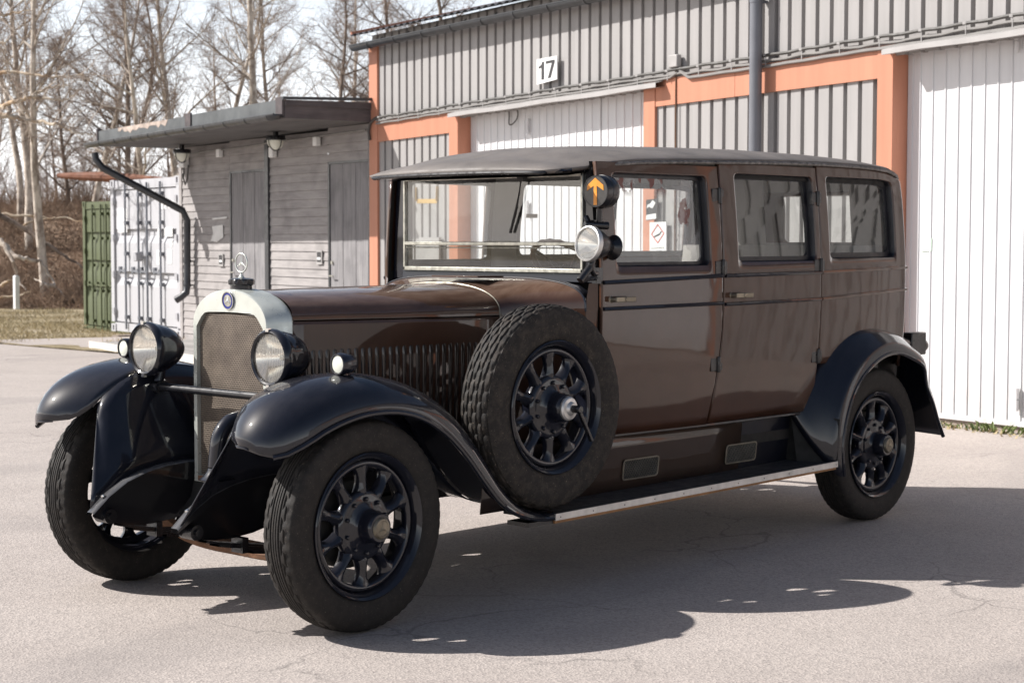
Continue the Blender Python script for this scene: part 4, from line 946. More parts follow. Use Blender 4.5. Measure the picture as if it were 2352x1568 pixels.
def win_trim(mb, ring, sgn, wd_, depth):
    """dark rebate that runs inward from the window edge"""
    cx = sum(p[0] for p in ring)/len(ring); cz = sum(p[2] for p in ring)/len(ring)
    def ins(e, d): return [(x-(1 if x > cx else -1)*min(e, abs(x-cx)), y-sgn*d, z-(1 if z > cz else -1)*min(e, abs(z-cz))) for x, y, z in ring]
    mb.grid([ins(-.001, -.002), ins(.004, .004), ins(.006, depth*.6), ins(wd_, depth*.62), ins(wd_, depth)], cv=True)
for sgn in (-1, 1):
    f = side(sgn)
    for nm, (xa, xb, zb, win) in DOORS.items():
        m = MB(); ztop = ZR((xa+xb)/2)-.012
        ring = panel(m, f, (xa+GAP, xb-GAP, zb, ztop), win, .028, 16)
        d = m.build(nm, M['brown'], car, ang=30, solid=.022, merge=True)
        t = MB(); win_trim(t, ring, sgn, .026 if nm == 'rear_door' else .02, .045); t.build('window_frame', M['rubber'], d, ang=40)
        g = MB(); glass_at(g, ring, sgn, .032); g.build('window_glass', M['glassf'] if (nm == 'front_door' and sgn < 0) else M['glass'], d, ang=0)
        for z0, rr in ((1.186, .0085), (1.303 if nm == 'front_door' else 1.322, .0095)):
            dz = .02 if z0 > 1.25 and nm == 'front_door' else .006
            b = MB(); b.tube([f(xa+GAP+.002+(xb-xa-2*GAP-.004)*i/12, z0+dz*i/12, .0165) for i in range(13)], rr, 8); b.build('belt_moulding', M['black'], d)
        hx = 1.555 if nm == 'front_door' else 2.395; hz_ = 1.228
        h = MB(); y = sgn*(halfw(hx, hz_)); h.lathe([(.001, .0), (.026, .001), (.026, .007), (.013, .012), (.011, .045), (.001, .046)], (hx, y, hz_), (0, sgn, 0), 16); h.bar((hx-.012, y+sgn*.045, hz_), (hx+.118, y+sgn*.047+sgn*.004, hz_+.0), .012, .024); h.lathe([(.001, .0), (.009, .0), (.009, .006), (.001, .006)], (hx+.05, y+sgn*.051, hz_), (0, sgn, 0), 10)
        h.build('door_handle', M['brass'], d, bevel=.003)
        for z in (.90, 1.362, 1.703):
            X = xb-GAP; h = MB(); yy = sgn*(halfw(X, z)+.006); Xb = bend(X, z); h.box((Xb-.03, yy, z), (.052, .014, .062)); h.tube([(Xb+.002, yy+sgn*.008, z-.037), (Xb+.002, yy+sgn*.008, z+.037)], .0115, 8); h.box((Xb+.022, yy, z), (.03, .012, .058)); h.build('hinge', M['blackm'], d, bevel=.002)
    # quarter panel behind the doors
    m = MB(); xa, xb = 3.162, 4.05
    ring = panel(m, f, (xa+GAP, xb, .86, ZR(3.6)-.010), QW, .03, 14)
    q = m.build('quarter_panel', M['brown'], car, ang=30, solid=.02, merge=True)
    t = MB(); win_trim(t, ring, sgn, .03, .045); t.build('window_frame', M['rubber'], q, ang=40)
    g = MB(); glass_at(g, ring, sgn, .032); g.build('window_glass', M['glass'], q, ang=0)
    # pillars and cant rail behind the gaps
    m = MB()
    for xa, xb in ((1.486, 1.51), (2.305, 2.355), (3.135, 3.19)): m.grid([[f(x, z, -.02) for x in (xa, xb)] for z in np.linspace(.62, 1.842, 24)])
    m.grid([[f(x, z, -.016) for x in np.linspace(1.6, 3.9, 20)] for z in (1.79, 1.842)])
    m.grid([[f(x, z, -.022) for x in np.linspace(1.485, 3.18, 20)] for z in np.linspace(.60, 1.34, 8)])
    m.build('pillar', M['dark'], car, ang=30)
# back of the body
def backpt(y, z):
    """rear wall: rounded corners in plan, rolled over at the top"""
    yy = max(-.712, min(.712, y)); k = abs(yy)/.712
    X = 4.235-.185*k**5.5-.02*k**2+.05*math.exp(-((z-1.0)/.35)**2)*(1-k**4)
    if z > 1.62: X -= .12*((z-1.62)/.25)**2.4*(1-k**8)
    w_ = halfw(4.05, z)/.722
    return (max(X, 4.05), yy/.712*.722*w_, roll(4.05, z))
ys = [.712*math.sin(a) for a in np.linspace(-math.pi/2, math.pi/2, 41)]
m = MB(); m.grid([[backpt(y, z) for y in ys] for z in np.linspace(.80, 1.42, 14)])
ring = panel(m, backpt, (-.712, .712, 1.42, 1.872), (-.37, .19, 1.478, 1.762), .03, 8)
bk = m.build('rear_panel', M['brown'], car, ang=30, solid=.016, merge=True)
g = MB(); g.add([(p[0]-.015, p[1], p[2]) for p in ring], [tuple(range(len(ring)))]); g.build('rear_window', M['glass'], bk, ang=0)
# belt rails on quarter and back
m = MB()
for z0, z1 in ((1.192, 1.222), (1.328, 1.342)):
    for sgn in (-1, 1):
        f = side(sgn); m.tube([f(3.168+(4.05-3.168)*i/10, z0+(z1-z0)*i/10, .013) for i in range(11)]+[tuple(Vector(backpt(sgn*y, z1))+Vector((.012, sgn*.006, 0))) for y in (.70, .66, .6, .5, .3, 0)], .0095, 8)
m.build('belt_moulding', M['brown'], car)
# roof with front peak
RS = [1.235, 1.25, 1.29, 1.36, 1.42, 1.48, 1.54, 1.62, 1.75, 2.0, 2.4, 2.9, 3.4, 3.7, 3.9, 3.985, 4.035, 4.075, 4.105, 4.125, 4.135]
def roof_hw(X): return smooth([1.235, 1.25, 1.29, 1.36, 1.42, 1.47, 1.54, 1.7, 2.3, 3.15, 3.8, 3.995, 4.085, 4.135], [.53, .580, .604, .610, .598, .615, .640, .685, .718, .728, .712, .685, .655, .58], X)
def roof_e(X): return smooth([1.235, 1.29, 1.40, 1.47, 1.54, 1.7, 2.3, 3.2, 3.86, 4.025, 4.135], [1.790, 1.794, 1.800, 1.808, 1.822, 1.845, 1.866, 1.883, 1.872, 1.842, 1.79], X)
def roof_c(X): return smooth([1.235, 1.26, 1.32, 1.45, 1.6, 1.9, 2.4, 3.0, 3.6, 3.92, 4.055, 4.135], [.004, .030, .046, .060, .070, .078, .080, .076, .068, .06, .038, .006], X)
vs_ = [math.sin(a) for a in np.linspace(-math.pi/2, math.pi/2, 33)]
def roofpt(X, v): return (X+.035*(abs(v)**2)*(1 if X < 1.32 else 0)*1.0, roof_hw(X)*v, roof_e(X)+roof_c(X)*(1-abs(v)**2.3)**.72)
m = MB(); m.grid([[roofpt(X, v) for v in vs_] for X in RS]); rfc = m.build('roof', M['roof'], car, ang=80, solid=.02)
for sgn in (-1, 1):
    m = MB(); m.tube([(X, sgn*(roof_hw(X)+.006), roof_e(X)-.006) for X in [1.50+.14*i for i in range(18)]+[3.95, 4.01]], .009, 8); m.build('drip_rail', M['drip'], rfc)
m = MB(); m.tube([roofpt(1.40, -1), roofpt(1.30, -1)]+[tuple(Vector(roofpt(1.237, v))-Vector((.004, 0, .004))) for v in np.linspace(-1, 1, 17)]+[roofpt(1.30, 1), roofpt(1.40, 1)], .010, 8); m.build('peak_edge', M['blackm'], rfc)
m = MB(); m.grid([[(X, v*roof_hw(X)*.97, roof_e(X)-.022) for v in (-1, 0, 1)] for X in (1.27, 1.4, 1.52)]); m.build('peak_lining', M['leather'], rfc)
# windscreen
WSX = 1.52; ws = MB()
for sgn in (-1, 1):
    ws.hexa([(WSX-.005, sgn*.583, 1.30), (WSX-.005, sgn*.668, 1.30), (WSX+.05, sgn*.676, 1.30), (WSX+.05, sgn*.583, 1.30), (WSX-.005, sgn*.583, 1.83), (WSX-.005, sgn*.640, 1.83), (WSX+.05, sgn*.655, 1.83), (WSX+.05, sgn*.583, 1.83)])
ws.box((WSX+.02, 0, 1.807), (.05, 1.17, .035)); ws.hexa([(WSX-.012, -.60, 1.30), (WSX+.03, -.60, 1.30), (WSX+.03, .60, 1.30), (WSX-.012, .60, 1.30), (WSX-.006, -.60, 1.343), (WSX+.03, -.60, 1.343), (WSX+.03, .60, 1.343), (WSX-.006, .60, 1.343)])
wo = ws.build('windscreen', M['black'], car, bevel=.004)
fr = MB()
for z, h in ((1.352, .02), (1.785, .016)): fr.box((WSX-.008, 0, z), (.02, 1.168, h))
for y in (-.577, .577): fr.box((WSX-.008, y, 1.568), (.02, .014, .45))
fr.build('nickel_frame', M['worn'], wo, bevel=.003)
fr = MB(); fr.box((WSX-.012, 0, 1.474), (.024, 1.14, .017)); fr.box((WSX-.008, 0, 1.455), (.01, 1.14, .006)); fr.build('centre_rail', M['worn'], wo, bevel=.003)
for z0, z1 in ((1.36, 1.466), (1.482, 1.778)):
    g = MB(); g.add([(WSX-.006, -.572, z0), (WSX-.006, .572, z0), (WSX-.006, .572, z1), (WSX-.006, -.572, z1)], [(0, 1, 2, 3)]); g.build('pane', M['glassw'], wo, ang=0)
wp = MB(); wp.tube([(WSX-.035, -.227, 1.778), (WSX-.03, -.208, 1.70)], .004, 6); wp.tube([(WSX-.022, -.188, 1.64), (WSX-.03, -.208, 1.70), (WSX-.02, -.145, 1.53)], .004, 6); wp.tube([(WSX-.025, -.19, 1.645), (WSX-.02, -.143, 1.525)], .007, 6); wp.box((WSX-.03, -.227, 1.775), (.03, .04, .03)); wp.build('wiper', M['leather'], wo)
# bonnet and scuttle
def hood_sec(X, n=26):
    hw = smooth([.07, .4, .8, 1.18, 1.28, 1.36, 1.425], [.285, .312, .348, .385, .445, .565, .668], X)
    zs = smooth([.07, 1.18, 1.30, 1.425], [1.170, 1.160, 1.17, 1.175], X); zt = smooth([.07, .6, 1.18, 1.425], [1.285, 1.290, 1.297, 1.318], X)
    pw = smooth([.07, 1.18, 1.425], [.95, .9, .5], X); pts = []
    for k in range(n+1):
        ph = math.pi*k/n; c_, s_ = math.cos(ph), math.sin(ph); pts.append((X, -hw*(abs(c_)**pw)*(1 if c_ > 0 else -1), zs+(zt-zs)*abs(s_)**(.78 if X < 1.2 else .62)))
    return hw, zs, pts
m = MB(); m.grid([hood_sec(X)[2] for X in np.linspace(.072, 1.172, 16)]); hood = m.build('bonnet', M['brown'], car, ang=30)
for sgn in (-1, 1):
    m = MB(); rows = []
    for X in np.linspace(.072, 1.172, 16):
        hw, zs, _ = hood_sec(X); rows.append([(X, sgn*(hw-.003), zs-.006), (X, sgn*hw, zs-.02), (X, sgn*hw*.995, .9), (X, sgn*hw*.97, .58)])
    m.grid(rows); hs = m.build('bonnet_side', M['brown'], hood, ang=30, solid=.006)
    m = MB()
    for k in range(27):
        X = .135+.0362*k; hw = hood_sec(X)[0]; z1 = 1.055; z0 = .64; rr = []
        for z, s_ in ((z0, .1), (z0+.03, 1), (z1-.045, 1), (z1-.02, .75), (z1, .08)): rr.append([(X+dx, sgn*(hw*(.998 if z > .9 else .985)+.009*s_*h_), z) for dx, h_ in ((-.014, -.1), (-.012, .45), (-.004, 1), (.005, .9), (.012, .2), (.014, -.1))])
        m.grid(rr)
    m.build('louvre_bank', M['louvre_shade'], hs, ang=50)
m = MB(); m.tube([(1.177, y, z+.001) for X, y, z in hood_sec(1.175)[2]], .0032, 6)
for sgn in (-1, 1): m.tube([(1.177, sgn*.386, 1.16), (1.177, sgn*.388, .95), (1.177, sgn*.38, .6)], .0045, 6)
m.build('bonnet_seam', M['vent'], hood)
m = MB(); m.grid([hood_sec(X)[2] for X in (1.18, 1.22, 1.26, 1.30, 1.34, 1.375, 1.405, 1.425)]); rows = []
sc_ = m.build('scuttle', M['brown'], car, ang=40)
for sgn in (-1, 1):
    m = MB(); rows = []
    for X in (1.18, 1.22, 1.26, 1.30, 1.34, 1.375, 1.405, 1.425):
        hw, zs, _ = hood_sec(X); rows.append([(X, sgn*hw, zs), (X, sgn*(hw+.004), zs-.05), (X, sgn*(hw+.003), .9), (X, sgn*(hw-.02), .6)])
    m.grid(rows); m.grid([[(1.425, sgn*.671, 1.18), (1.425, sgn*.671, .9), (1.425, sgn*.648, .6)], [(1.487, sgn*.689, 1.18), (1.487, sgn*.675, .9), (1.487, sgn*.648, .6)]]); fx = (1.425, 1.432, 1.445) if sgn < 0 else (1.425, 1.468, 1.482); m.grid([[(fx[0], sgn*.671, 1.18), (1.487, sgn*.689, 1.18)], [(fx[1], sgn*.670, 1.235), (1.487, sgn*.689, 1.24)], [(fx[2], sgn*.672, 1.30), (1.487, sgn*.689, 1.31)]]); m.build('scuttle_side', M['brown'], sc_, ang=40)
m = MB(); m.tube([(1.428, y, z+.002) for X, y, z in hood_sec(1.425)[2]], .006, 8); m.grid([[(1.43, y, z-.004) for X, y, z in hood_sec(1.425)[2]], [(1.50, y*.985, max(z, 1.29) if abs(y) < .6 else z) for X, y, z in hood_sec(1.425)[2]]])
m.build('scuttle_rail', M['black'], sc_)
m = MB(); m.box((1.30, -.06, 1.325), (.17, .30, .008)); m.build('vent_flap', M['brown'], sc_, bevel=.002)
# radiator
def rad_outline(hw, zs, zt, zb, n=18):
    pts = [(-hw, zb)]
    for k in range(n+1):
        ph = math.pi*k/n; pts.append((-hw*math.cos(ph)*1.0 if True else 0, zs+(zt-zs)*math.sin(ph)**.97))
    pts.append((hw, zb)); return pts
def opening(hw, n=18):
    pts = [(-hw, .512)]; ch = [(-hw, 1.135), (-hw*.985, 1.14), (-hw*.76, 1.190), (-hw*.5, 1.196), (0, 1.198), (hw*.5, 1.196), (hw*.76, 1.19), (hw*.985, 1.14), (hw, 1.135)]
    L = spline(ch, n+1); return pts+L+[(hw, .512)]
outl = rad_outline(.243, 1.150, 1.291, .49); opn = opening(.218); back = rad_outline(.285, 1.158, 1.293, .49)
m = MB(); m.grid([[(.075, y, z) for y, z in back], [(.068, y*1.008, z) for y, z in back], [(.05, y*.985, z-.001) for y, z in back], [(-.020, y, z) for y, z in outl], [(-.026, y*.985, z-.004) for y, z in outl], [(-.026, y, z) for y, z in opn], [(-.005, y, z) for y, z in opn]])
m.hexa([(-.028, -.238, .485), (.05, -.25, .485), (.05, .25, .485), (-.028, .238, .485), (-.028, -.238, .513), (.05, -.25, .513), (.05, .25, .513), (-.028, .238, .513)])
rad = m.build('radiator_shell', M['silver'], car, ang=28)
m = MB(); m.grid([[(-.008-.012*math.cos(y/.218*1.57), y, z) for z in np.linspace(.513, 1.13+.06*min(1, max(0, (1-abs(y)/.218)/.24)), 20)] for y in np.linspace(-.217, .217, 24)]); m.build('radiator_mesh', M['grille'], rad, ang=60)
m = MB(); m.box((-.022, 0, .50), (.02, .42, .022)); m.build('lower_tank', M['ironrust'], rad)
m = MB(); cz = 1.245
m.lathe([(.001, .0), (.036, .0), (.036, .004), (.001, .0045)], (-.0275, .0, cz), (-1, 0, -.05), 28); em = m.build('badge', M['blue'], rad)
m = MB(); m.lathe([(.024, .0048), (.001, .0056)], (-.0275, 0, cz), (-1, 0, -.05), 24); m.lathe([(.036, .003), (.0375, .006), (.034, .006)], (-.0275, 0, cz), (-1, 0, -.05), 28); m.build('badge_disc', M['worn'], em)
def star(mb, c, r, ax_y, t, core):
    c = Vector(c)
    for k in range(3):
        a = math.pi/2+k*2*math.pi/3; tip = c+Vector((0, math.cos(a)*r, math.sin(a)*r)); l = c+Vector((0, math.cos(a+1.05)*core, math.sin(a+1.05)*core)); rr = c+Vector((0, math.cos(a-1.05)*core, math.sin(a-1.05)*core))
        f_, b_ = c+Vector((-t, 0, 0)), c+Vector((t, 0, 0)); mb.add([f_, b_, tip, l, rr], [(0, 3, 2), (0, 2, 4), (1, 2, 3), (1, 4, 2)])
m = MB(); star(m, (-.0335, 0, cz-.0), .023, 0, .002, .006); m.build('badge_star', M['chrome'], em, ang=0)
m = MB(); cx = .04
m.lathe([(.044, 0), (.044, .022), (.001, .022)], (cx, 0, 1.286), (0, 0, 1), 24); rows = []
for h, r_ in ((.020, .046), (.024, .055), (.040, .056), (.046, .05), (.05, .03), (.052, .001)): rows.append([(cx+(r_-(.004 if .022 < h < .045 else 0)*(1+math.cos(8*t)))*math.cos(t), (r_-(.004 if .022 < h < .045 else 0)*(1+math.cos(8*t)))*math.sin(t), 1.286+h) for t in np.linspace(0, 2*math.pi, 49)[:-1]])
m.grid(rows, cv=True); cap = m.build('radiator_cap', M['blackm'], rad)
m = MB(); sc0 = (cx, 0, 1.398)
m.tube([(cx, .0385*math.cos(t), 1.398+.0385*math.sin(t)) for t in np.linspace(0, 2*math.pi, 33)[:-1]], .0032, 8, closed=True); star(m, sc0, .037, 0, .004, .006)
m.lathe([(.016, 1.336), (.012, 1.340), (.005, 1.348), (.004, 1.356), (.006, 1.359), (.003, 1.362)], (cx, 0, 0), (0, 0, 1), 14); m.build('star_mascot', M['silver'], cap)
# lamps
for sgn in (-1, 1):
    C0 = Vector((-.143, sgn*.411, 1.035)); axn = Vector((-1, 0, 0))
    m = MB(); m.lathe([(.094, -.004), (.096, .012), (.103, .017), (.111, .011), (.1145, .0), (.1145, -.014), (.111, -.022), (.107, -.04), (.096, -.085), (.078, -.125), (.054, -.158), (.028, -.176), (.001, -.180)], C0, axn, 40)
    m.tube([C0+Vector((.075, 0, -.085)), C0+Vector((.055, 0, -.16))], .022, 12)
    hl = m.build('headlamp', M['black'], car, ang=40)
    m = MB(); m.lathe([(.001, .016), (.04, .0140), (.074, .009), (.097, .004)], C0, axn, 36); m.build('lens', M['lens'], hl)
    m = MB(); m.lathe([(.001, -.105), (.025, -.098), (.05, -.077), (.075, -.040), (.092, -.005), (.096, .0)], C0, axn, 36); m.build('reflector', M['refl'], hl)
    m = MB(); m.lathe([(.001, -.05), (.012, -.052), (.014, -.075), (.008, -.10)], C0, axn, 14); m.build('bulb', M['opal'], hl)
    m = MB(); m.box(C0+Vector((-.012, 0, .110)), (.014, .018, .014)); m.box(C0+Vector((-.012, 0, -.110)), (.014, .018, .014)); m.build('rim_clip', M['chrome'], hl)
    C1 = Vector((-.052, sgn*.702, 1.022))
    m = MB(); m.lathe([(.033, .002), (.035, .008), (.040, .008), (.0425, .0), (.042, -.02), (.038, -.05), (.027, -.075), (.001, -.085)], C1, axn, 28); m.tube([C1+Vector((.03, 0, -.025)), C1+Vector((.03, 0, -.068))], .016, 10); sl = m.build('side_lamp', M['black'], car)
    m = MB(); m.lathe([(.001, .008), (.02, .0075), (.034, .003)], C1, axn, 24); m.build('lens', M['opal'], sl)
m = MB(); m.tube([(-.095, y, .875) for y in (-.52, 0, .52)], .0165, 12)
for y in (-.41, .41): m.tube([(-.095, y-.035, .875), (-.095, y+.035, .875)], .026, 12)
for sgn in (-1, 1): m.lathe([(.001, .012), (.05, .012), (.055, .006), (.055, 0)], (-.085, sgn*.525, .872), (0, -sgn, 0), 18)
m.tube([(-.095, -.30, .875), (-.095, -.34, .875)], .023, 12)
br = m.build('lamp_bar', M['blackm'], car)
m = MB(); m.box((-.10, -.29, .825), (.012, .085, .10)); hp = m.build('horn_bracket', M['blackm'], br)
m = MB()
for y in (-.305, -.275): m.lathe([(.001, .004), (.008, .004), (.008, 0)], (-.106, y, .848), (-1, 0, 0), 10)
m.build('bolt', M['chrome'], hp)
m = MB(); pts = spline([(-.075, -.30, .790), (-.16, -.29, .800), (-.245, -.283, .785), (-.288, -.278, .735), (-.298, -.272, .66), (-.300, -.270, .615)], 22)
m.tube(pts, [.030+.004*(i/21) for i in range(22)], 16); m.lathe([(.034, .0), (.038, -.012), (.050, -.03), (.066, -.043), (.070, -.045), (.06, -.040), (.035, -.02), (.001, .0)], (-.300, -.270, .612), (0, 0, 1), 24); m.build('horn', M['black'], car, ang=50)
# spotlight and direction lamp on the near pillar
C2 = Vector((1.383, -.722, 1.476)); ax = Vector((-.97, .10, .11)).normalized()
m = MB(); m.lathe([(.068, .004), (.072, .012), (.078, .010), (.081, .0), (.080, -.012), (.074, -.016)], C2, ax, 30); rim_ = MB(); rim_.v = m.v; rim_.f = m.f
m = MB(); m.lathe([(.075, -.010), (.072, -.03), (.062, -.06), (.048, -.095), (.036, -.115), (.034, -.125), (.042, -.136), (.054, -.145), (.057, -.152), (.054, -.157), (.001, -.157)], C2, ax, 28)
m.tube(spline([tuple(C2+Vector((.03, 0, -.07))), (1.40, -.72, 1.375), (1.44, -.705, 1.345), (1.49, -.69, 1.35)], 10), .014, 10); m.tube([(1.34, -.71, 1.315), (1.395, -.72, 1.372)], .017, 10); m.tube([(1.345, -.71, 1.318), (1.46, -.70, 1.325)], .011, 8); m.box((1.475, -.695, 1.335), (.04, .03, .07))
sp = m.build('spotlight', M['blackm'], car, ang=40); rim_.build('rim', M['alu'], sp)
m = MB(); m.lathe([(.001, .015), (.035, .012), (.07, .004)], C2, ax, 24); m.build('lens', M['lensp'], sp)
m = MB(); m.lathe([(.001, -.06), (.03, -.05), (.055, -.025), (.070, .0)], C2, ax, 24); m.build('reflector', M['refl'], sp)
C3 = Vector((1.437, -.718, 1.705)); ax3 = Vector((-1, -.02, .0)).normalized(); y3 = ax3.cross(Vector((0, 0, 1))).normalized()
m = MB(); m.lathe([(.001, .002), (.063, .002), (.065, .006), (.069, .006), (.071, .0), (.071, -.034), (.074, -.036), (.074, -.044), (.071, -.046), (.071, -.078), (.063, -.088), (.001, -.09)], C3, ax3, 36)
m.tube([C3+Vector((.035, .01, -.075)), C3+Vector((.04, .015, -.15))], .014, 10); m.tube([C3+Vector((-.03, .04, -.145)), C3+Vector((.07, -.01, -.15))], .017, 10); m.tube([C3+Vector((0, .06, -.11)), C3+Vector((.0, .04, -.14))], .013, 8); m.box((1.475, -.68, 1.555), (.05, .05, .05))
dl = m.build('direction_lamp', M['blackm'], car, ang=40)
m = MB(); m.lathe([(.0645, .0045), (.001, .0048)], C3, ax3, 30); m.build('face', M['face'], dl)
def onf(a, b): return C3+ax3*.0052-y3*a*(-1)+Vector((0, 0, b)) if False else C3+ax3*.0052+y3*a+Vector((0, 0, b))
m = MB(); ar = [(-.011, -.066), (.011, -.066), (.009, .028), (.052, .004), (.050, .030), (.0, .066), (-.050, .030), (-.052, .004), (-.009, .028)]
m.prism([onf(a*.9, b*.9) for a, b in ar], ax3*.0015); m.build('arrow', M['orange'], dl, ang=0)
# fenders
CROWN = [(-.492, .738), (-.482, .785), (-.45, .838), (-.40, .886), (-.32, .930), (-.20, .965), (-.04, .982), (.12, .970), (.30, .922), (.45, .845), (.57, .742), (.67, .625), (.75, .515), (.84, .42), (.95, .365), (1.06, .348)]
LIP = [(-.484, .730), (-.462, .714), (-.418, .708), (-.335, .746), (-.25, .790), (-.15, .823), (-.03, .842), (.11, .838), (.25, .800), (.375, .728), (.485, .630), (.585, .520), (.675, .430), (.78, .368), (.91, .334), (1.06, .324)]
LY = [.700, .748, .796, .835, .852, .858, .86, .86, .86, .86, .86, .86, .86, .86, .86, .86]
IN = [(-.470, .742), (-.430, .752), (-.385, .785), (-.33, .845), (-.26, .895), (-.16, .935), (-.03, .955), (.12, .945), (.29, .90), (.43, .825), (.55, .725), (.65, .61), (.735, .505), (.83, .415), (.94, .362), (1.06, .346)]
IY = [.61, .535, .485, .455, .45, .45, .45, .45, .45, .45, .45, .45, .46, .48, .50, .52]
NF = 44
cr = spline(CROWN, NF); 
def along(lst, n=NF):
    """resample a list at the same station numbers as the crown"""
    L = [0]
    for a, b in zip(CROWN, CROWN[1:]): L.append(L[-1]+math.dist(a, b))
    return [smooth(L, lst, L[-1]*i/(n-1)) for i in range(n)]
lx, lz, ly = along([p[0] for p in LIP]), along([p[1] for p in LIP]), along(LY); ix, iz, iy = along([p[0] for p in IN]), along([p[1] for p in IN]), along(IY)
for sgn in (-1, 1):
    m = MB(); rows = []; yc = .665
    for i in range(NF):
        cx_, cz_ = cr[i]; row = []
        for k in range(9):
            t = k/8; s_ = 1-t; row.append((ix[i]*s_**2+cx_*(1-s_**2), sgn*(yc+(iy[i]-yc)*s_), iz[i]*s_**2+cz_*(1-s_**2)))
        for k in range(1, 11):
            ph = math.pi/2*k/10; a_ = 1-math.cos(ph)**1.0; row.append((cx_+(lx[i]-cx_)*a_, sgn*(yc+(ly[i]-yc)*math.sin(ph)), cz_+(lz[i]-cz_)*a_))
        rows.append(row)
    m.grid(rows); fe_ = m.build('front_fender', M['black'], car, ang=60, solid=.005)
    m = MB(); m.tube([(lx[i], sgn*(ly[i]+.001), lz[i]) for i in range(2, NF)], .0105, 8); m.tube([rows[0][k] for k in range(0, len(rows[0]))], .0045, 6); m.build('rolled_edge', M['black'], fe_)
    # skirt between fender and chassis rail
    m = MB(); rows = []
    railx = [(-.50, .405), (-.455, .440), (-.39, .488), (-.294, .528), (-.165, .556), (0, .562), (.3, .53), (.62, .50), (.95, .37)]
    for i in range(NF):
        t = i/(NF-1); zr = spline(railx, NF)[i]; ax_, ay_ = max(ix[i], -.352), min(iy[i], .462); rows.append([(ax_*(1-k)+zr[0]*k, sgn*(ay_*(1-k)+.300*k), (max(iz[i], .79) if i < 12 else iz[i])*(1-k)+zr[1]*k) for k in np.linspace(0, 1, 7)])
    m.grid(rows); m.build('fender_skirt', M['black'], fe_, ang=50, solid=.004)
    # side lamp foot
    m = MB(); m.lathe([(.03, -.012), (.026, .0), (.016, .012)], (-.025, sgn*.702, .962), (0, 0, 1), 14); m.build('lamp_foot', M['black'], fe_)
# rear fenders
RC = [(3.045, .60), (3.055, .645), (3.105, .72), (3.18, .825), (3.317, .945), (3.42, .992), (3.549, 1.022), (3.70, 1.022), (3.842, 1.000), (3.98, .965), (4.09, .88), (4.17, .76), (4.225, .62), (4.262, .50), (4.30, .415)]
RL = [(3.182, .27), (3.165, .38), (3.168, .47), (3.19, .57), (3.245, .69), (3.325, .79), (3.44, .872), (3.58, .928), (3.72, .944), (3.86, .920), (4.05, .842), (4.085, .735), (4.165, .62), (4.225, .51), (4.29, .405)]
RI = [.66, .68, .70, .715, .728, .735, .735, .73, .722, .70, .66, .62, .58, .56, .55]
NR = 40; rc = spline(RC, NR); rl = spline(RL, NR); ri = [smooth(list(range(15)), RI, 14*i/(NR-1)) for i in range(NR)]
for sgn in (-1, 1):
    m = MB(); rows = []
    for i in range(NR):
        a, b = Vector((rc[i][0], ri[i], rc[i][1])), Vector((rl[i][0], .872, rl[i][1])); row = []
        dn = Vector((3.68-b.x, 0, .42-b.z)).normalized()
        for k in range(8):
            t = k/7; p_ = a.lerp(b, t*.86); p_ = p_-dn*.018*math.sin(math.pi*t); row.append((p_.x, sgn*p_.y, p_.z))
        for k in range(1, 7):
            ph = math.pi/2*k/6; p_ = a.lerp(b, .86); q_ = p_+(b-p_)*math.sin(ph)+dn*(.050*(1-math.cos(ph))); row.append((q_.x, sgn*q_.y, q_.z))
        rows.append(row)
    m.grid(rows); fe_ = m.build('rear_fender', M['black'], car, ang=60, solid=.005)
    m = MB(); m.tube([r[-1] for r in rows], .011, 8); m.build('rolled_edge', M['black'], fe_)
    m = MB(); m.grid([[(x, sgn*.60, z) for x in np.linspace(3.05, 4.2, 4)] for z in (.45, 1.0)]); m.grid([[(3.07, sgn*y, z) for y in (.58, .70)] for z in (.36, .62)]); m.grid([[(3.06, sgn*.70, .345), (3.17, sgn*.868, .345)], [(3.05, sgn*.66, .62), (3.19, sgn*.868, .58)]]); m.build('inner_arch', M['dark'], fe_, ang=0)
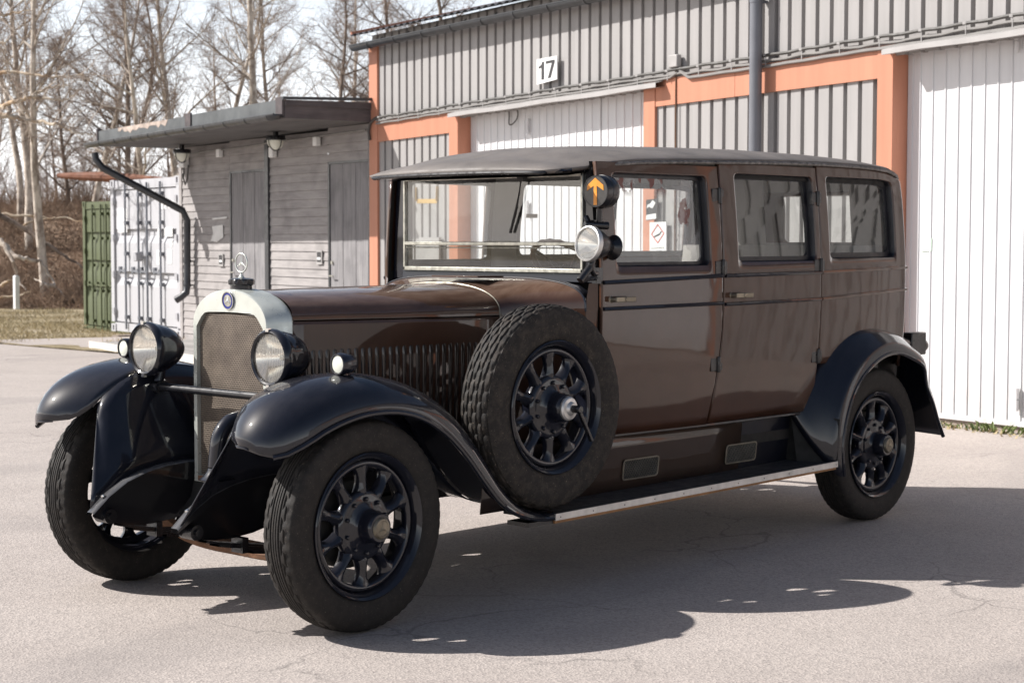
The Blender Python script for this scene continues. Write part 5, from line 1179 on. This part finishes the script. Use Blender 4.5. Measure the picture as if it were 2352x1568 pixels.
# running boards and valance
for sgn in (-1, 1):
    m = MB(); m.hexa([(.97, sgn*.60, .322), (3.165, sgn*.60, .340), (3.165, sgn*.868, .340), (.97, sgn*.868, .322), (.97, sgn*.60, .342), (3.165, sgn*.60, .362), (3.165, sgn*.868, .362), (.97, sgn*.868, .342)]); rb = m.build('running_board', M['mat'], car, ang=20)
    m = MB(); m.hexa([(1.0, sgn*.866, .318), (3.168, sgn*.866, .338), (3.168, sgn*.874, .338), (1.0, sgn*.874, .318), (1.0, sgn*.866, .346), (3.168, sgn*.866, .367), (3.168, sgn*.874, .367), (1.0, sgn*.874, .346)]); m.box((3.167, sgn*.735, .353), (.006, .27, .026)); m.hexa([(1.0, sgn*.605, .343), (3.165, sgn*.605, .363), (3.165, sgn*.617, .363), (1.0, sgn*.617, .343), (1.0, sgn*.605, .349), (3.165, sgn*.605, .369), (3.165, sgn*.617, .369), (1.0, sgn*.617, .349)])
    tr = m.build('edge_trim', M['alu'], rb, ang=20)
    m = MB()
    for k in range(11): X = 1.03+.212*k; m.lathe([(.001, .0015), (.003, .0015), (.003, 0)], (X, sgn*.8745, .331+.0095*(X-1)), (0, sgn, 0), 8)
    m.build('screw', M['blackm'], tr)
    m = MB(); m.hexa([(1.0, sgn*.83, .305), (3.16, sgn*.83, .326), (3.16, sgn*.868, .326), (1.0, sgn*.868, .305), (1.0, sgn*.83, .317), (3.16, sgn*.83, .338), (3.16, sgn*.868, .338), (1.0, sgn*.868, .317)]); m.build('wood_edge', M['ply'], rb, ang=20)
    m = MB(); m.box((.93, sgn*.80, .315), (.17, .12, .018)); m.build('bracket', M['blackm'], rb)
    m = MB(); vy = lambda z: .655-.03*((.62-z)/.28); m.grid([[(x, sgn*vy(z), z) for x in np.linspace(.8, 2.64, 8)] for z in np.linspace(.34, .612, 5)]); va = m.build('valance', M['valance'], car, ang=40, solid=.004)
    m = MB(); m.grid([[(x, sgn*(vy(z)-.005), z) for x in np.linspace(2.643, 3.10, 5)] for z in np.linspace(.34, .64, 5)]); m.build('rear_valance', M['black'], va, ang=40)
    m = MB(); m.tube([(x, sgn*(halfw(x, .62)+.002), .610) for x in np.linspace(1.42, 3.06, 12)], .009, 6); m.build('sill_rail', M['black'], car)
    for xa, xb in ((1.72, 1.985), (2.515, 2.775)):
        za, zb = .390, .488; y = lambda z: sgn*(vy(z)+.006)
        m = MB(); hr = .018; ring = [(x, y(z), z) for x, z in rrect(xa, xb, za, zb, hr, 4, 4)]; inn = [(x, y(z), z) for x, z in rrect(xa+.0075, xb-.0075, za+.007, zb-.007, .012, 4, 4)]; ou2 = [(x, yy+sgn*.004, z) for x, yy, z in ring]; in2 = [(x, yy+sgn*.004, z) for x, yy, z in inn]; m.grid([ring, ou2, in2, inn], cv=True)
        vt = m.build('vent_grille', M['vent'], va, ang=30)
        m = MB(); w_, h_ = xb-xa-.014, zb-za-.012
        for dr in (-1, 1):
            k = -h_
            while k < w_:
                a0, a1 = k, k+h_*.62; lo, hi = max(0, a0), min(w_, a1)
                if hi > lo+.002:
                    z_at = lambda q: za+.006+(q-a0)/(a1-a0)*h_ if dr > 0 else za+.006+h_-(q-a0)/(a1-a0)*h_
                    m.tube([(xa+.007+lo, y(z_at(lo))+sgn*.002, z_at(lo)), (xa+.007+hi, y(z_at(hi))+sgn*.002, z_at(hi))], .0011, 4, cap=False)
                k += .0125
        m.build('wire_mesh', M['vent'], vt)
        m = MB(); m.add([(xa+.005, y(za)-sgn*.003, za+.004), (xb-.005, y(za)-sgn*.003, za+.004), (xb-.005, y(zb)-sgn*.003, zb-.004), (xa+.005, y(zb)-sgn*.003, zb-.004)], [(0, 1, 2, 3)]); m.build('backing', M['dark'], vt, ang=0)
# chassis: dumb irons, springs, axles, pan
ch = MB()
for sgn in (-1, 1):
    topc = spline([(-.512, .395), (-.49, .422), (-.44, .456), (-.38, .495), (-.294, .530), (-.165, .556), (0, .563), (.4, .54), (1.0, .50), (3.0, .50), (3.4, .64), (3.8, .62), (4.35, .48)], 50); botc = spline([(-.512, .385), (-.48, .368), (-.43, .350), (-.37, .338), (-.29, .326), (-.15, .330), (0, .36), (.4, .42), (1.0, .42), (3.0, .42), (3.4, .55), (3.8, .54), (4.35, .43)], 50)
    ch.grid([[(x, sgn*.262, z) for x, z in botc], [(x, sgn*.262, z) for x, z in topc]]); ch.grid([[(x, sgn*.305, z) for x, z in topc], [(x, sgn*.305, z-.03 if x > -.45 else z2) for (x, z), (_, z2) in zip(topc, botc)]]); ch.grid([[(x, sgn*.255, z) for x, z in topc], [(x, sgn*.262, z+.006) for x, z in topc], [(x, sgn*.300, z+.006) for x, z in topc], [(x, sgn*.307, z) for x, z in topc]])
chs = ch.build('chassis_frame', M['hornp'], car, ang=40)
for sgn in (-1, 1):
    m = MB(); m.tube([(-.437, sgn*.245, .380), (-.437, sgn*.325, .380)], .030, 16); m.tube([(-.437, sgn*.235, .380), (-.437, sgn*.335, .380)], .014, 10); m.build('spring_eye', M['blackm'], chs)
    m = MB(); m.lathe([(.001, .006), (.008, .005), (.010, 0)], (-.45, sgn*.281, .462), (-.5, 0, .86), 10); m.build('bolt', M['chrome'], chs)
    m = MB(); lf = spline([(-.437, .352), (-.25, .315), (0, .285), (.35, .315), (.62, .36)], 20)
    for j in range(5):
        a_ = j*.05; sub = [p for p in lf if -.42+a_*1.6 < p[0] < .6-a_*1.6]
        m.grid([[(x, sgn*.255, z-.010*j) for x, z in sub], [(x, sgn*.310, z-.010*j) for x, z in sub], [(x, sgn*.310, z-.0085-.010*j) for x, z in sub], [(x, sgn*.255, z-.0085-.010*j) for x, z in sub]], cu=True)
    m.box((-.2, sgn*.283, .30), (.03, .07, .06)); m.build('leaf_spring', M['blackm'], chs, ang=20)
m = MB(); ab = spline([(.0, -.64, .36), (.0, -.52, .30), (.0, -.30, .235), (0, 0, .225), (0, .30, .235), (0, .52, .30), (0, .64, .36)], 24); m.tube(ab, .028, 8); m.tube([(.02, -.62, .25), (.05, .0, .245), (.02, .62, .25)], .013, 8); m.build('front_axle', M['ironrust'], chs)
m = MB(); m.tube([(3.65, -.64, .409), (3.65, .64, .409)], .055, 12); m.ico((3.65, 0, .409), .17, 2); m.tube([(3.5, 0, .42), (1.6, 0, .44)], .04, 10); m.tube([(.9, .3, .36), (2.2, .32, .34), (4.2, .35, .33)], .03, 8); m.lathe([(.001, 2.1), (.09, 2.1), (.1, 2.15), (.1, 2.8), (.09, 2.85), (.001, 2.85)], (0, .32, .34), (1, 0, 0), 14); m.build('rear_axle', M['dark'], chs)
m = MB(); m.hexa([(.02, -.24, .36), (1.1, -.26, .36), (1.1, .26, .36), (.02, .24, .36), (.02, -.24, .40), (1.1, -.26, .40), (1.1, .26, .40), (.02, .24, .40)]); m.box((2.6, 0, .50), (2.9, 1.28, .05)); m.box((.6, 0, .6), (1.0, .36, .42)); m.box((1.2, 0, .9), (.03, .74, .6)); m.hexa([(3.98, -.6, .5), (4.3, -.5, .45), (4.3, .5, .45), (3.98, .6, .5), (3.98, -.6, .8), (4.22, -.58, .82), (4.22, .58, .82), (3.98, .6, .8)]); m.build('floor_pan', M['dark'], chs)
m = MB(); m.grid([[(-.02, y, .485), (-.035, y, .42), (-.10, y, .35)] for y in np.linspace(-.255, .255, 5)]); m.build('front_apron', M['dark'], chs, ang=40)
# tail lamp
m = MB(); tc = Vector((4.37, -.60, .905)); m.box(tc, (.16, .08, .13)); m.lathe([(.042, .0), (.04, .03), (.02, .04), (.001, .04)], tc+Vector((.075, 0, -.01)), (1, 0, -.25), 18); m.tube([tc+Vector((-.05, 0, -.05)), (4.2, -.58, .80)], .018, 8); m.tube([(4.1, -.62, .93), tc], .03, 8)
tl = m.build('tail_lamp', M['blackm'], car, bevel=.012); m = MB(); m.lathe([(.001, .048), (.02, .046), (.034, .040)], tc+Vector((.075, 0, -.01)), (1, 0, -.25), 18); m.build('lens', M['red'], tl)
# interior
def cushion(name, x0, x1, y0, y1, z0, z1, mat_, tuft, par, back=0):
    m = MB(); rows = []; n = 60
    for i in range(n+1):
        y = y0+(y1-y0)*i/n; b_ = abs(math.sin(math.pi*i/n*tuft))**.5 if tuft else 1; row = []
        for k in range(13):
            t = k/12; an = math.pi*(t-.5); prof = math.cos(an)**.35; row.append((x0+(x1-x0)*0+(-.035*b_*prof)+back*(z0+(z1-z0)*t-z0), y, z0+(z1-z0)*t))
        row += [(x1+back*(z1-z0), y, z1-.005*(1-b_)), (x1, y, z0)]; rows.append(row)
    m.grid(rows, cv=True); m.add([rows[0][k] for k in range(len(rows[0]))], [tuple(range(len(rows[0])))]); m.add([rows[-1][k] for k in range(len(rows[-1]))], [tuple(range(len(rows[-1])))])
    return m.build(name, mat_, par, ang=60)
rs = cushion('rear_seat', 3.72, 4.02, -.62, .62, .85, 1.462, M['cloth'], 9, car, .16)
m = MB(); m.hexa([(3.15, -.62, .55), (4.0, -.62, .55), (4.0, .62, .55), (3.15, .62, .55), (3.15, -.62, .95), (4.0, -.62, .9), (4.0, .62, .9), (3.15, .62, .95)]); m.build('seat_cushion', M['cloth'], rs, bevel=.05)
for y in (-.56, .56):
    m = MB(); m.box((3.5, y, 1.10), (.55, .13, .16)); m.build('armrest', M['cloth'], rs, bevel=.05)
fs_ = cushion('front_seat', 2.20, 2.36, -.60, .60, .85, 1.335, M['leather'], 7, car, .12)
m = MB(); m.hexa([(1.78, -.6, .6), (2.3, -.6, .6), (2.3, .6, .6), (1.78, .6, .6), (1.78, -.6, .98), (2.3, -.6, .93), (2.3, .6, .93), (1.78, .6, .98)]); m.build('seat_cushion', M['leather'], fs_, bevel=.05)
m = MB(); m.grid([[(X, v*(roof_hw(X)-.03), roof_e(X)-.005+.035*(1-v*v)) for v in np.linspace(-1, 1, 9)] for X in np.linspace(1.56, 4.0, 12)])
for sgn in (-1, 1):
    f = side(sgn); m.grid([[f(x, z, -.045) for x in np.linspace(1.52, 3.2, 14)] for z in (.7, 1.0, 1.345)])
    for xa, xb in ((2.245, 2.445), (3.13, 3.24), (3.955, 3.98)): m.grid([[f(x, z, -.05) for x in (xa, xb)] for z in np.linspace(1.345, 1.845, 5)])
    m.grid([[f(x, z, -.045) for x in np.linspace(1.6, 3.9, 12)] for z in (1.815, 1.848)]); m.grid([[f(x, z, -.045) for x in np.linspace(3.2, 4.0, 6)] for z in (.86, 1.39)])
m.grid([[(4.06, y, 1.42), (4.06, y, 1.475)] for y in np.linspace(-.66, .66, 8)]); m.grid([[(4.07, y, 1.40), (4.02, y, 1.83)] for y in np.linspace(.20, .67, 5)]); m.grid([[(4.07, y, 1.40), (4.02, y, 1.83)] for y in np.linspace(-.67, -.38, 4)]); m.grid([[(4.06, y, 1.765), (4.02, y, 1.84)] for y in np.linspace(-.67, .67, 6)])
m.build('lining', M['trimgrey'], car, ang=40)
m = MB(); m.box((1.60, 0, 1.24), (.06, 1.24, .20)); m.lathe([(.001, .0), (.05, .0), (.05, .02), (.001, .02)], (1.628, -.1, 1.26), (1, 0, 0), 20); m.build('dashboard', M['leather'], car, bevel=.01)
sw = MB(); sc1 = Vector((1.87, -.20, 1.352)); nn = Vector((.64, 0, .77)).normalized(); e1 = Vector((0, 1, 0)); e2 = nn.cross(e1)
sw.tube([sc1+(e1*math.cos(t)+e2*math.sin(t))*(.205+.0015*math.cos(24*t)) for t in np.linspace(0, 2*math.pi, 97)[:-1]], [.0145+.0012*math.cos(24*t) for t in np.linspace(0, 2*math.pi, 97)[:-1]], 10, closed=True)
so = sw.build('steering_wheel', M['steerwood'], car)
sw = MB()
for k in range(4): t = math.pi/4+k*math.pi/2; sw.tube([sc1-nn*.03, sc1+(e1*math.cos(t)+e2*math.sin(t))*.21], .010, 8)
sw.lathe([(.001, .02), (.05, .01), (.06, -.02), (.03, -.05)], sc1-nn*.02, nn, 18); sw.tube([sc1-nn*.03, sc1-nn*.55], .022, 10); sw.build('spoke', M['blackm'], so)
m = MB(); m.lathe([(.001, .0), (.022, .0), (.022, .014), (.001, .016)], (2.98, .66, 1.56), (0, -1, 0), 14); m.bar((2.5, .665, 1.62), (2.57, .665, 1.62), .02, .022); m.build('inner_latch', M['brass'], car)
# ------------------------------------------------------------------ wheels
def tyre_mesh(spare):
    NS = 180; prof = []
    base = [(-.070, .278), (-.0765, .286), (-.082, .306), (-.0860, .334), (-.0855, .362), (-.081, .383), (-.075, .394)]
    tread = list(np.linspace(-.071, .071, 45)); rows = []
    for j in range(NS):
        a = 2*math.pi*j/NS; row = []
        for y, r in base: row.append((y, r-(.0018 if (r > .383 and j % 3 == 0) else 0)))
        for y in tread:
            r = .4085-.010*(abs(y)/.071)**2.6; d = 0
            if not spare:
                ay = abs(y)
                if ay < .032:
                    if min(abs(ay-c) for c in (.007, .0215)) < .0026: d = .006
                elif ay < .052:
                    zig = .040+.007*(1 if (j//3) % 2 else -1)
                    if abs(ay-zig) < .0035: d = .006
                    if j % 6 == 0 and ay > zig: d = .005
                else:
                    if j % 3 == 0: d = .0035
            else:
                row_i = int((y+.071)/.0237); yc = -.071+.0237*(row_i+.5); off = (j+(3 if row_i % 2 else 0)) % 6; half = .0118-(.0045 if off in (0, 5) else .0)
                if abs(y-yc) > half-.0022: d = .006
                if off == 0: d = .006
            row.append((y, r-d))
        for y, r in base[::-1]: row.append((-y, r-(.0018 if (r > .383 and j % 3 == 0) else 0)))
        row += [(.05, .272), (-.05, .272)]
        if spare: row = [(y*1.02, .283+(r-.283)*1.20 if r > .283 else r) for y, r in row]
        rows.append([(math.cos(a)*r, y, math.sin(a)*r) for y, r in row])
    m = MB(); m.grid(rows, cu=True, cv=True); return m.mesh('tyre', M['tyre2'] if spare else M['tyre'], ang=38)
def rim_mesh():
    m = MB()
    m.lathe([(.268, .055), (.283, .062), (.2835, .070), (.279, .074), (.272, .069), (.262, .058), (.257, .040), (.253, .030), (.2495, .040), (.243, .045), (.233, .044), (.226, .036), (.223, .022), (.226, .008), (.25, .0), (.255, -.05), (.283, -.066), (.28, -.074), (.262, -.06), (.258, 0)], (0, 0, 0), (0, -1, 0), 72)
    m.lathe([(.135, .010), (.136, .030), (.128, .040), (.112, .044), (.100, .043), (.092, .047), (.072, .052), (.062, .060), (.060, .075), (.058, .118), (.052, .126), (.001, .128)], (0, 0, 0), (0, -1, 0), 40); m.lathe([(.135, .010), (.12, -.02), (.05, -.03), (.05, -.09)], (0, 0, 0), (0, -1, 0), 30)
    for k in range(10):
        a = 2*math.pi*k/10+math.pi/2; er = Vector((math.cos(a), 0, math.sin(a))); et = Vector((-math.sin(a), 0, math.cos(a))); ey = Vector((0, -1, 0)); rows = []
        for r, w, h0, h1 in ((.112, .038, .0, .036), (.128, .031, .0, .045), (.145, .025, .002, .045), (.165, .0215, .004, .044), (.185, .0215, .005, .042), (.203, .026, .006, .041), (.218, .037, .006, .042), (.234, .056, .004, .044)):
            rows.append([er*r+et*x*w+ey*h for x, h in ((-1, h0), (-.95, h0+(h1-h0)*.45), (-.5, h0+(h1-h0)*.85), (0, h1), (.5, h0+(h1-h0)*.85), (.95, h0+(h1-h0)*.45), (1, h0))])
        m.grid(rows)
        a2 = a+.0; c = er*.104-Vector((0, .043, 0)); m.lathe([(.0085, .0), (.0085, .010), (.005, .014), (.001, .014)], c, (0, -1, 0), 8)
    m.v = [(x, y-.014, z) for x, y, z in m.v]
    return m.mesh('wheel', M['black'], ang=45)
tyre_me, tyre_sp, rim_me = tyre_mesh(False), tyre_mesh(True), rim_mesh()
hc = MB(); hc.lathe([(.041, .10), (.043, .128), (.041, .140), (.034, .150), (.030, .151), (.001, .152)], (0, 0, 0), (0, -1, 0), 28); star(hc, (0, 0, 0), .022, 0, .002, .005)
hv = []
cap_me = None
def cap_mesh():
    m = MB(); m.lathe([(.041, .10), (.044, .130), (.042, .142), (.036, .151), (.030, .152), (.028, .150), (.001, .1505)], (0, 0, 0), (0, -1, 0), 28)
    s_ = MB(); star(s_, (0, 0, 0), .026, 0, .003, .007); m.add([(y_, -.1515+x_, z_) for x_, y_, z_ in s_.v], s_.f); return m.mesh('hub_cap', M['brass'], ang=40)
cap_me = cap_mesh()
dr = MB(); dr.lathe([(.001, -.02), (.165, -.02), (.172, -.03), (.172, -.085), (.16, -.09), (.001, -.09)], (0, 0, 0), (0, -1, 0), 36); drum_me = dr.mesh('brake_drum', M['dark'])
def wheel(name, loc, rz, tilt=0, cap=True, spare=False):
    w_ = bpy.data.objects.new(name, rim_me); col.objects.link(w_); w_.parent = car; w_.location = loc; w_.rotation_euler = (tilt, 0, rz)
    for nm, me in [('tyre', tyre_sp if spare else tyre_me)]+([('hub_cap', cap_me), ('brake_drum', drum_me)] if cap else []):
        o = bpy.data.objects.new(nm, me); col.objects.link(o); o.parent = w_
        if nm == 'tyre': o.rotation_euler = (0, random.uniform(0, 6), 0)
    return w_
T2 = .735; Z0 = .4075
wheel('wheel', (0, -T2, Z0), .035); wheel('wheel', (0, T2, Z0), math.pi+.035); wheel('wheel', (3.65, -T2, Z0), 0); wheel('wheel', (3.65, T2, Z0), math.pi)
SW = wheel('spare_wheel', (1.037, -.765, .790), 0, 0, False, True); SW['label'] = 'spare wheel with a dusty block tread tyre on the running board'
wheel('spare_wheel', (1.037, .765, .787), math.pi, 0, False, True)
lk = MB(); L0 = Vector((1.037, -.765, .787)); lk.lathe([(.001, .172), (.022, .172), (.026, .166), (.030, .160), (.044, .157), (.050, .150), (.050, .140), (.044, .130), (.03, .122), (.03, .10)], L0, (0, -1, 0), 30)
lo = lk.mesh('lock_nut', M['alu'], L0); o = bpy.data.objects.new('lock_nut', lo); col.objects.link(o); o.parent = SW
lk = MB(); lk.bar(L0+Vector((.01, -.195, -.005)), L0+Vector((.085, -.20, -.14)), .02, .014); lk.tube([L0+Vector((0, -.17, 0)), L0+Vector((.0, -.215, 0))], .017, 10)
lo = lk.mesh('lock_handle', M['blackm'], L0); o = bpy.data.objects.new('lock_handle', lo); col.objects.link(o); o.parent = SW; m_ = o.modifiers.new('bevel', 'BEVEL'); m_.width = .003
